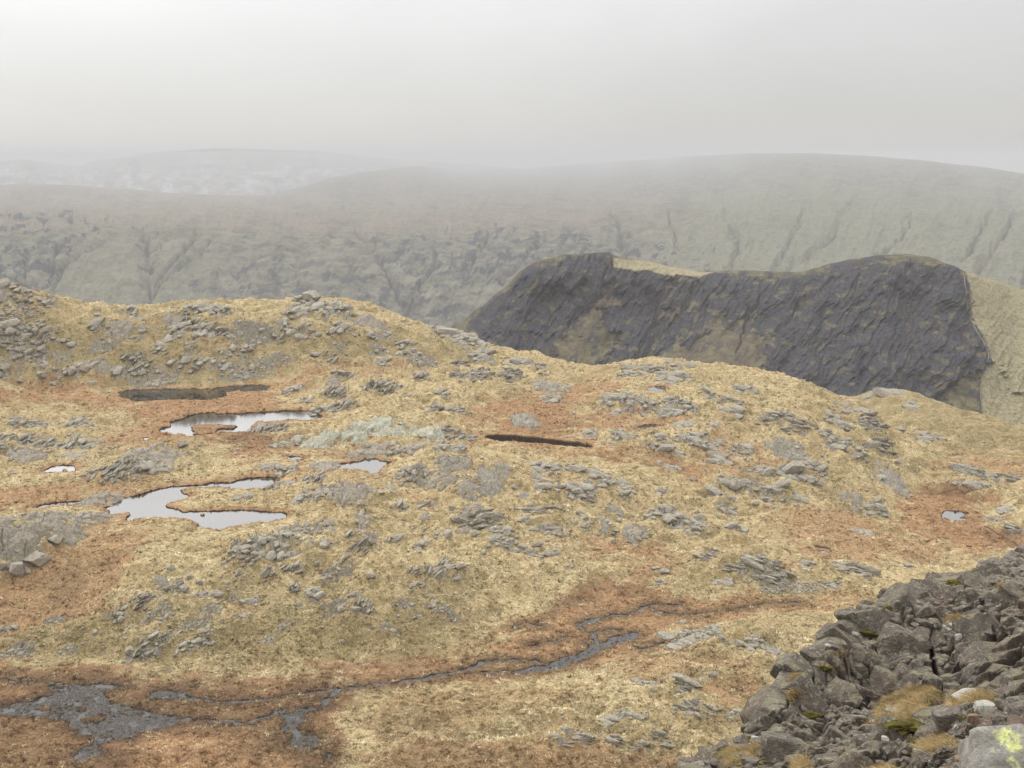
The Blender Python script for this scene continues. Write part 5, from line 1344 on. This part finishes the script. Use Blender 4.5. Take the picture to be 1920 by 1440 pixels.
for k_, (x_, y_, w_, h_, big_) in enumerate(blocks):
    q_ = bi2[np.argmin((bx2 - x_) ** 2 + (by2 - y_) ** 2)]
    if not big_ and _gm[q_] > .25: continue
    c_ = _P[q_]; n_v = _nn[q_]; D_ = np.linalg.norm(c_ - CAM)
    a_ = w_ / FPX * D_ * .5 * (1.3 if big_ else 1.1); b_ = h_ / FPX * D_ * .5 * (1.3 if big_ else 1.1)
    P_, f_ = stone(8000 + k_, (a_, (a_ + b_) * .42, b_), ICO3 if w_ > 20 else ICO2, 7 if big_ else 8, .035 if w_ > 20 else .02)
    lean_ = rgb.normal(.42, .16) if big_ else rgb.normal(.42, .18)
    M_ = np.array(Matrix.Rotation(rgb.normal() * .12, 3, 'Z') @ Matrix.Rotation(-rgb.normal(.25, .1), 3, 'X') @ Matrix.Rotation(lean_, 3, 'Y'))
    depth_ = (a_ + b_) * .42
    BV.append(P_ @ M_.T + c_ - n_v * depth_ * (.40 if big_ else .50)); BF.append(f_ + boff); boff += len(P_)
BV = np.vstack(BV); BF = np.vstack(BF)
bz = np.zeros((len(BV), 4))
q4 = grid_faces(*PXa.shape); nP = PXa.size
VV_ = np.vstack([PA.reshape(-1, 3), BV]); FF_ = np.vstack([q4[:, [0, 1, 2]], q4[:, [0, 2, 3]], BF + nP])
me = mesh_from('rocky_spur', VV_, FF_, False, cols={'zone': np.vstack([col.reshape(-1, 4), bz])})
link('rocky_spur', me, M_CRAGROCK, label='steep spur of dark cracked crag rising from the lower right corner', cat='crag')

from mathutils.kdtree import KDTree
_vis = np.s_[NB::2, ::2]
_kx, _ky, _kp = PXa[_vis].ravel(), PYa[_vis].ravel(), PA[_vis].reshape(-1, 3)
_kd = KDTree(len(_kx))
_rx, _ry = project(_kp[:, 0], _kp[:, 1], _kp[:, 2])
for i in range(len(_kx)):
    if 1200 < _kx[i] < 2050 and _ky[i] < 1560: _kd.insert((_rx[i], _ry[i], 0), i)
_kd.balance()
def on_crag(px, py):
    r = _kd.find_n((px, py, 0), 5)
    # nearest to the camera among the closest few
    i = min(r, key=lambda q: np.linalg.norm(_kp[q[1]] - CAM))[1]
    return _kp[i]

CST = [  # photo x, y, w, h, look, paleness
 (1622,1385,44,26,'flat-topped angular grey boulder',1),(1637,1323,21,15,'dark rounded stone at the edge of the grass ledge',0),(1623,1334,13,7,'small pale stone beside the grass ledge',1),(1630,1366,32,22,'squared grey block above the flat-topped boulder',0),
 (1657,1364,21,15,'rough grey stone right of the squared block',0),(1636,1352,13,8,'pale wedge of stone below the grass ledge',2),(1780,1348,56,42,'large triangular grey boulder in the grass',0),(1822,1348,22,30,'reddish brown upright stone right of the triangular boulder',3),
 (1842,1328,38,24,'pale lichened boulder with a dark hollow under it',2),(1810,1300,48,18,'low pale slab sunk in the upper grass',2),(1790,1364,9,15,'small white upright stone before the triangular boulder',2),(1678,1332,40,9,'low grey rock showing through the main grass ledge',1),
 (1908,1322,56,44,'dark round-backed boulder at the right edge',0),(1742,1430,10,8,'pale pebble at the bottom of the crag',2),(1798,1436,18,9,'flat pale stone at the bottom edge',1),(1803,1420,26,7,'thin reddish flake of stone near the bottom edge',3),
 (1817,1384,17,9,'small dark stone in the earth below the reddish stone',0),(1656,1385,14,11,'thin pale sliver right of the flat-topped boulder',2),(1899,1042,30,20,'square grey block on the top skyline of the crag',1),(1845,1109,17,8,'flat pale stone near the top of the crag',2),
 (1869,1109,14,8,'smaller pale stone near the top of the crag',1),(1775,1179,25,15,'bright white angular stone in the upper gully',2),(1804,1177,14,17,'brownish white stone right of the bright one',2),(1798,1193,15,14,'pale stone wedged below the brownish one',2),
 (1799,1214,14,24,'upright grey-green stone wedged in the gully',1),(1746,1184,17,12,'grey stone at the head of the cleft',1),(1719,1128,18,10,'pale stone on the shoulder of the crag',1),(1744,1126,16,14,'grey peaked stone on the shoulder',0),
 (1784,1206,11,30,'narrow grey pillar of rock in the gully',0),(1717,1172,15,8,'grey stone on the lip of the buttress',1),(1809,1118,15,10,'pinkish grey stone below the summit rubble',1),(1741,1148,30,26,'smooth square slab face on the shoulder',0),
 (1603,1186,19,6,'thin pale flake on the left shoulder',2),(1554,1209,12,7,'single white stone on the left slab',2),(1356,1418,19,11,'light rounded stone in the lowest grass',1),(1389,1388,32,22,'grey block at the foot of the big slab',0),(1322,1420,25,20,'grey boulder in the lowest corner of the crag',0),
 (1309,1433,27,14,'low grey boulder at the bottom left tip of the crag',1),(1404,1429,34,22,'broad grey boulder at the bottom below the pale grass',0),(1353,1433,17,14,'dark grey stone below the light rounded one',0),(1281,1433,13,9,'outermost small stone of the crag',0),
 (1352,1399,19,12,'grey stone above the lowest grass',0),(1319,1409,20,13,'angular grey stone at the crag tip',1),(1415,1384,15,8,'white splintered stone under the big slab',2),(1590,1352,16,10,'grey stone in the dark crack',0),(1606,1338,18,10,'dark blocky stone at the top of the crack',0),
 (1578,1350,12,8,'grey chip beside the dark crack',1),(1660,1342,12,7,'small grey stone below the main ledge',0),(1700,1424,22,12,'grey slab low on the crag left of the pebble',0),(1765,1395,24,14,'brown stone in the lower grass',0),(1850,1372,26,14,'reddish bare slab left of the lichened boulder',3),
 (1873,1352,30,30,'smooth sloping grey slab above the lichened boulder',0),(1825,1405,20,8,'flat dark stone beside the earth path',0),(1916,1030,22,16,'grey block on the skyline at the right edge',0)]
M_PALEST = mat_rock('pale_stone', (.23, .215, .185), (.40, .385, .34), (.08, .07, .06), (.50, .50, .42), scale=3.0, iron=.2)
M_DARKST = mat_rock('dark_stone', (.085, .072, .06), (.165, .145, .12), (.04, .034, .03), (.25, .26, .20), scale=3.0, iron=.4)
M_MIDST = mat_rock('mid_stone', (.125, .112, .095), (.23, .21, .18), (.05, .045, .04), (.33, .34, .27), scale=3.0, iron=.2)
M_REDST = mat_rock('reddish_stone', (.14, .085, .06), (.22, .145, .10), (.05, .035, .03), (.25, .22, .17), scale=3.0, iron=.6)
for i, (px, py, w, h, lb, tone) in enumerate(CST):
    c = on_crag(px, py + h * .15)
    D = np.linalg.norm(c - CAM); W = w / FPX * D / 2; Hh = h / FPX * D / 2
    P, f = stone(300 + i, (W * 1.18, min(W * .9, Hh * 1.5 + .1), Hh * 1.28), ICO3 if w > 16 else ICO2, 12, .035)
    me = mesh_from('stone', P, f, False)
    o = link('stone', me, (M_DARKST, M_MIDST, M_PALEST, M_REDST)[tone], label=lb + (' on the foreground crag' if 'crag' not in lb else ''), cat='stone', group='stones lying on the foreground crag')
    o.location = c + np.array([0, 0, Hh * .15]); o.rotation_euler = (RNG.uniform(-.15, .15), RNG.uniform(-.2, .2), RNG.uniform(-.25, .25))

# the big boulder with a yellow-green map of lichen
D0 = 9.6
c0 = unproj(np.array(1905.), np.array(1462.), D0)
P, f = stone(4242, (.56, .42, .40), ICO4, 12, .06)
P[:, 2] += 0.0
s3 = P
ln = fbm3(P[:, 0] * 14, P[:, 1] * 14, P[:, 2] * 14, 5, 33, .75)
lx_, ly_ = project(*(P + c0).T)
cen = P[np.argmin(np.hypot(lx_ - 1893, ly_ - 1390) + 50 * (P[:, 1] > .1))]
dl = np.linalg.norm((P - cen) * np.array([1, .7, 1]), axis=1)
lich = sstep(.02, -.01, dl - .062 - .06 * ln)
cen2 = cen + np.array([-.12, -.05, -.03]); cen3 = cen + np.array([-.02, -.12, -.10])
lich = np.maximum(lich, sstep(.012, -.01, np.linalg.norm(P - cen2, axis=1) - .03 - .045 * ln))
lich = np.maximum(lich, sstep(.012, -.01, np.linalg.norm(P - cen3, axis=1) - .045 - .06 * ln))
t = NT('lichened_rock'); p = t.pos()
mid = t.noise(p, 6, 5, .7); fine = t.noise(p, 40, 4, .7)
c = t.mix(t.rng(mid, .35, .65), (.135, .125, .112), (.25, .24, .215)); c = t.mix(t.math('MULTIPLY', t.rng(fine, .5, .3), .6), c, (.06, .055, .05))
c = t.mix(t.math('MULTIPLY', t.rng(t.noise(p, 9, 4, .8), .57, .66), .5), c, (.36, .37, .33))
crust = t.math('MULTIPLY', t.attr('lichen'), t.rng(t.noise(p, 30, 4, .75), .40, .52))
c = t.mix(crust, c, t.mix(t.rng(fine, .3, .7), (.33, .36, .12), (.55, .58, .24)))
M_LICH = t.fin(c, .85, t.bump(t.math('ADD', t.math('MULTIPLY', fine, .5), mid), .9, .03), .25)
me = mesh_from('lichened_boulder', P, f, True, attrs={'lichen': lich})
o = link('lichened_boulder', me, M_LICH, label='big grey boulder with a bright yellow-green lichen patch in the bottom right corner', cat='boulder')
o.location = c0

MOSS = [(1667,1137,26,20,'olive moss cushion on the skyline of the crag left of the shoulder'),(1638,1178,56,13,'long olive moss strip under the pyramid-shaped block'),(1725,1106,42,8,'thin green moss strip on the shoulder of the crag'),(1812,1088,48,14,'wide dark green moss cushion near the top of the crag'),
 (1782,1090,11,10,'tiny green moss cushion near the top of the crag'),(1512,1228,22,18,'green moss tuft on the skyline notch of the left slab'),(1548,1252,24,9,'small yellow-green moss pad on the left slab'),(1518,1339,38,20,'round dark green moss cushion on the big slab'),(1402,1382,24,12,'dark moss cushion at the foot of the big slab'),
 (1586,1414,42,34,'large dark green moss cushion low in the crack'),(1352,1410,22,12,'golden green moss cushion at the lowest grass'),(1768,1324,32,14,'dark green moss patch above the triangular boulder'),(1700,1356,60,18,'broad green moss patch at the foot of the main grass ledge'),(1807,1341,16,13,'dark moss pad beside the triangular boulder'),
 (1720,1385,40,16,'green moss patch below the grass ledge')]
t = NT('moss'); p = t.pos(); mid = t.noise(p, 7, 4, .7); fine = t.noise(p, 45, 3, .8)
c = t.mix(t.rng(mid, .35, .65), (.035, .032, .010), (.12, .098, .028)); c = t.mix(t.math('MULTIPLY', t.rng(fine, .55, .7), .5), c, (.22, .18, .05))
M_MOSS = t.fin(c, .95, t.bump(fine, 1.0, .04), .05)
for i, (px, py, w, h, lb) in enumerate(MOSS):
    c = on_crag(px, py + h * .2)
    D = np.linalg.norm(c - CAM); W = w / FPX * D / 2; Hh = h / FPX * D / 2
    v, f = ICO3
    n_ = fbm3(v[:, 0] * 1.6 + i * 3, v[:, 1] * 1.6, v[:, 2] * 1.6, 4, 5, .6)
    P = v * (1 + .55 * n_)[:, None] * np.array([W, max(W * .6, .1), max(Hh * .75, .06)])
    me = mesh_from('moss_cushion', P, f, True)
    o = link('moss_cushion', me, M_MOSS, label=lb, cat='moss', group='moss cushions on the foreground crag')
    o.location = c - np.array([0, 0, Hh * .3])

# rubble in the hollows of the crag
rg = np.random.default_rng(99); VV, FF, off = [], [], 0
pr = [stone(9100 + k, (1, .85, .6), ICO1, 8, 0) for k in range(12)]
for reg, n_, s0, s1 in (([(1850,1045),(1925,1045),(1925,1100),(1850,1095),(1835,1065)],260,.10,.5),([(1700,1105),(1860,1100),(1850,1125),(1720,1135)],90,.06,.32),([(1740,1170),(1815,1165),(1810,1240),(1750,1270)],90,.06,.30),
    ([(1570,1310),(1640,1318),(1660,1390),(1600,1400),(1520,1440),(1540,1380)],130,.05,.28),([(1780,1380),(1870,1330),(1900,1350),(1840,1400),(1800,1450),(1720,1450)],380,.03,.14),([(1280,1420),(1340,1395),(1400,1380),(1440,1400),(1400,1440),(1300,1440)],110,.05,.3),
    ([(1640,1370),(1740,1380),(1760,1440),(1640,1440)],50,.04,.2),([(1780,1130),(1920,1100),(1920,1200),(1820,1200)],50,.06,.3)):
    P = pl(reg)
    while n_ > 0:
        x, y = rg.uniform(P[:, 0].min(), P[:, 0].max()), rg.uniform(P[:, 1].min(), P[:, 1].max())
        if poly_sd(np.array([x]), np.array([y]), P)[0] > rg.exponential(4): continue
        n_ -= 1
        c = on_crag(x, y); s = s0 * (s1 / s0) ** (rg.random() ** 2) * .55
        v, f = pr[rg.integers(12)]
        M = np.array(Matrix.Rotation(rg.uniform(0, 6.28), 3, 'Z') @ Matrix.Rotation(rg.normal() * .6, 3, 'X'))
        VV.append((v * s) @ M.T + c + np.array([0, 0, s * .1])); FF.append(f + off); off += len(v)
me = mesh_from('rubble', np.vstack(VV), np.vstack(FF), False)
link('rubble', me, M_DARKST, kind='stuff', label='small loose grey stones filling the hollows of the foreground crag')

# ---- long dry grass on the ledges of the crag
def blades(base, L, W, az, lean, shade, nseg=3):
    """ribbons that rise and bow over; all arguments arrays over n blades"""
    n = len(base); V = np.zeros((n, nseg * 2 + 1, 3))
    dx, dy = np.cos(az), np.sin(az); sx, sy = -dy, dx
    for k in range(nseg + 1):
        t_ = k / nseg
        hgt = L * (t_ * np.cos(lean) * (1 - .38 * t_ * t_) ) ; out = L * (t_ ** 1.5) * np.sin(lean)
        c_ = base + np.stack([dx * out, dy * out, hgt], -1)
        wv = W * (1 - t_) * .5
        if k == nseg: V[:, 2 * k] = c_
        else:
            V[:, 2 * k] = c_ + np.stack([sx * wv, sy * wv, 0 * wv], -1); V[:, 2 * k + 1] = c_ - np.stack([sx * wv, sy * wv, 0 * wv], -1)
    nv = nseg * 2 + 1
    T = []
    for k in range(nseg - 1):
        T += [(2 * k, 2 * k + 1, 2 * k + 3), (2 * k, 2 * k + 3, 2 * k + 2)]
    T += [(2 * nseg - 2, 2 * nseg - 1, 2 * nseg)]
    F = (np.arange(n)[:, None, None] * nv + np.array(T)[None]).reshape(-1, 3)
    return V.reshape(-1, 3), F, np.repeat(shade, nv)
gi = np.argwhere(grass_m > .45); gi = gi[(gi[:, 0] > NB)]
wts = 1 / (np.linalg.norm(PA[gi[:, 0], gi[:, 1]] - CAM, axis=1) ** -1.0)
gi = gi[rg.choice(len(gi), 6500, p=wts / wts.sum())]
base0 = PA[gi[:, 0], gi[:, 1]]
nbl = 11
base = np.repeat(base0, nbl, 0) + rg.normal(size=(len(base0) * nbl, 3)) * np.array([.05, .05, .01])
n_ = len(base); cl_az = np.repeat(rg.normal(-2.5, .7, len(base0)), nbl)
sh = np.clip(np.repeat(rg.random(len(base0)) + .5 * noise3(*(base0.T / 1.1), 3), nbl) * .6 + rg.random(n_) * .4, 0, 1)
V, F, sh = blades(base - np.array([0, 0, .03]), rg.uniform(.10, .27, n_), rg.uniform(.009, .018, n_), cl_az + rg.normal(0, .5, n_), rg.uniform(.6, 1.4, n_), sh)
t = NT('dry_grass'); a = t.attr('shade')
c = t.mix(t.rng(a, .1, .5), (.055, .05, .018), (.20, .14, .062)); c = t.mix(t.rng(a, .5, .95), c, (.38, .275, .14))
M_GRASS = t.fin(c, .9, None, .1)
me = mesh_from('grass', V, F, True, attrs={'shade': sh})
link('grass', me, M_GRASS, kind='stuff', label='long dry orange-brown grass on the ledges of the crag')

# ---- reeds standing in the wet bog and the beck
rg = np.random.default_rng(15)
wi = np.argwhere((REEDY > .1) & inview)
area = R[wi[:, 0]] ** 1.3 * REEDY[wi[:, 0], wi[:, 1]]
wi = wi[rg.choice(len(wi), 30000, p=area / area.sum())]
b0 = np.stack([GX[wi[:, 0], wi[:, 1]], GY[wi[:, 0], wi[:, 1]], np.maximum(GZ[wi[:, 0], wi[:, 1]], -.05)], -1) + rg.normal(size=(len(wi), 3)) * np.array([.15, .15, 0])
kk_ = fbm2(b0[:, 0] / 2.2, b0[:, 1] / 2.2, 3, 1401) > -.35
b0 = b0[kk_]
nb = 5; n_ = len(b0) * nb
base = np.repeat(b0, nb, 0) + rg.normal(size=(n_, 3)) * np.array([.10, .10, 0])
V, F, sh = blades(base, rg.uniform(.12, .32, n_), rg.uniform(.02, .04, n_), rg.uniform(0, 6.28, n_), rg.uniform(.1, .9, n_), rg.random(n_) ** 1.5, 2)
t = NT('reed'); c = t.mix(t.attr('shade'), (.028, .022, .017), (.26, .205, .15))
M_REED = t.fin(c, .9, None, .1)
me = mesh_from('reeds', V, F, True, attrs={'shade': sh})
link('reeds', me, M_REED, kind='stuff', label='sparse brown reeds standing in the grey bog water')

# ---- tussocks of moor grass over the whole plateau
rg = np.random.default_rng(5)
NT_ = 210000
r_s = 126 * (520 / 126) ** (rg.random(NT_ * 2) ** 1.25)
a_s = rg.uniform(-.52, .52, NT_ * 2)
fa = (a_s - az_f[0]) / (az_f[1] - az_f[0]); ja = fa.astype(int); kk = np.clip(np.searchsorted(R, r_s) - 1, 0, NR - 2)
bg = BOGM[kk, ja]; ol = OLV[kk, ja]; pt = np.maximum(PEAT[kk, ja], 0); wt = WET[kk, ja]; dk = DARK[kk, ja]
x, y = r_s * np.sin(a_s), r_s * np.cos(a_s)
z = ground_z(x, y)
dens_n = fbm2(x / 3.0, y / 3.0, 3, 1301) + .6 * fbm2(x / 14, y / 14, 3, 1303)
keep = (pt < .5) & (rg.random(len(x)) < sstep(-.75, .35, dens_n) + .12)
lv = np.full(x.shape, -99.)
keep &= ~((wt > .3) & (rg.random(len(x)) < .7))
idx = np.nonzero(keep)[0][:NT_]
bg = np.clip(np.maximum(bg + rg.normal(0, .28, len(bg)) + .45 * fbm2(x / 3.5, y / 3.5, 3, 1307) * (bg > .04), .0), 0, 1)
bg = np.maximum(bg, .62 * sstep(.25, .6, fbm2(x / 14, y / 14, 4, 1305, .6)))
x, y, z, bg, ol, dk, wt, r_s = (q[idx] for q in (x, y, z, bg, ol, dk, wt, r_s))
nb = 9; n = len(x)
sz = rg.lognormal(-.05, .3, n) * (1 + (r_s - 150) / 520) * (1 - .3 * wt)
base = np.repeat(np.stack([x, y, z - .04], -1), nb, 0) + rg.normal(size=(n * nb, 3)) * np.array([.09, .09, 0]) * np.repeat(sz, nb)[:, None]
az_ = rg.uniform(0, 6.283, n * nb); L = rg.uniform(.22, .46, n * nb) * np.repeat(sz, nb); Wd = rg.uniform(.06, .13, n * nb) * np.repeat(sz, nb)
lean = rg.uniform(.55, 1.2, n * nb)
tip = base + np.stack([np.cos(az_) * L * np.sin(lean), np.sin(az_) * L * np.sin(lean), L * np.cos(lean) * .75], -1)
side_ = np.stack([-np.sin(az_), np.cos(az_), 0 * az_], -1) * Wd[:, None] * .5
V = np.stack([base + side_, base - side_, tip], 1).reshape(-1, 3)
F = np.arange(len(V)).reshape(-1, 3)
shd = np.clip(np.repeat(.42 + rg.normal(0, .14, n) + .5 * fbm2(x / 1.6, y / 1.6, 2, 1309) + .35 * fbm2(x / 6, y / 5, 3, 1311), nb) + rg.normal(0, .12, n * nb), 0, 1)
cz = np.stack([np.repeat(np.repeat(bg, nb), 3), np.repeat(np.repeat(ol, nb), 3), np.repeat(shd, 3), np.repeat(np.repeat(dk, nb), 3)], -1)
t = NT('tussock_grass')
a = t.n.new('ShaderNodeAttribute'); a.attribute_name = 'zone'
sp = t.n.new('ShaderNodeSeparateColor'); t.l.new(a.outputs['Color'], sp.inputs[0]); s_ = sp.outputs[2]
p = t.pos(); big = t.noise(p, .09, 4, .65)
st = t.mix(t.rng(s_, .1, .5), (.11, .08, .036), (.405, .345, .205)); st = t.mix(t.rng(s_, .5, .9), st, (.64, .56, .38))
st = t.mix(t.math('MULTIPLY', t.rng(big, .48, .62), .4), st, (.28, .175, .075))
ol_ = t.mix(t.rng(s_, .2, .8), (.08, .07, .028), (.28, .225, .11))
bo = t.mix(t.rng(s_, .1, .5), (.085, .045, .022), (.27, .16, .08)); bo = t.mix(t.rng(s_, .5, .95), bo, (.45, .31, .175))
bo = t.mix(t.math('MULTIPLY', t.attr('zone_a'), .92), bo, t.mix(s_, (.026, .017, .012), (.11, .07, .042)))
c = t.mix(t.math('MULTIPLY', sp.outputs[1], .85), st, ol_); c = t.mix(t.rng(sp.outputs[0], .1, .95), c, bo)
M_TUS = t.fin(c, .95, None, .05)
me = mesh_from('tussock_grass', V, F, True, cols={'zone': cz})
link('tussock_grass', me, M_TUS, kind='stuff', label='tussocks of dry straw-coloured and russet moor grass')
add_haze()
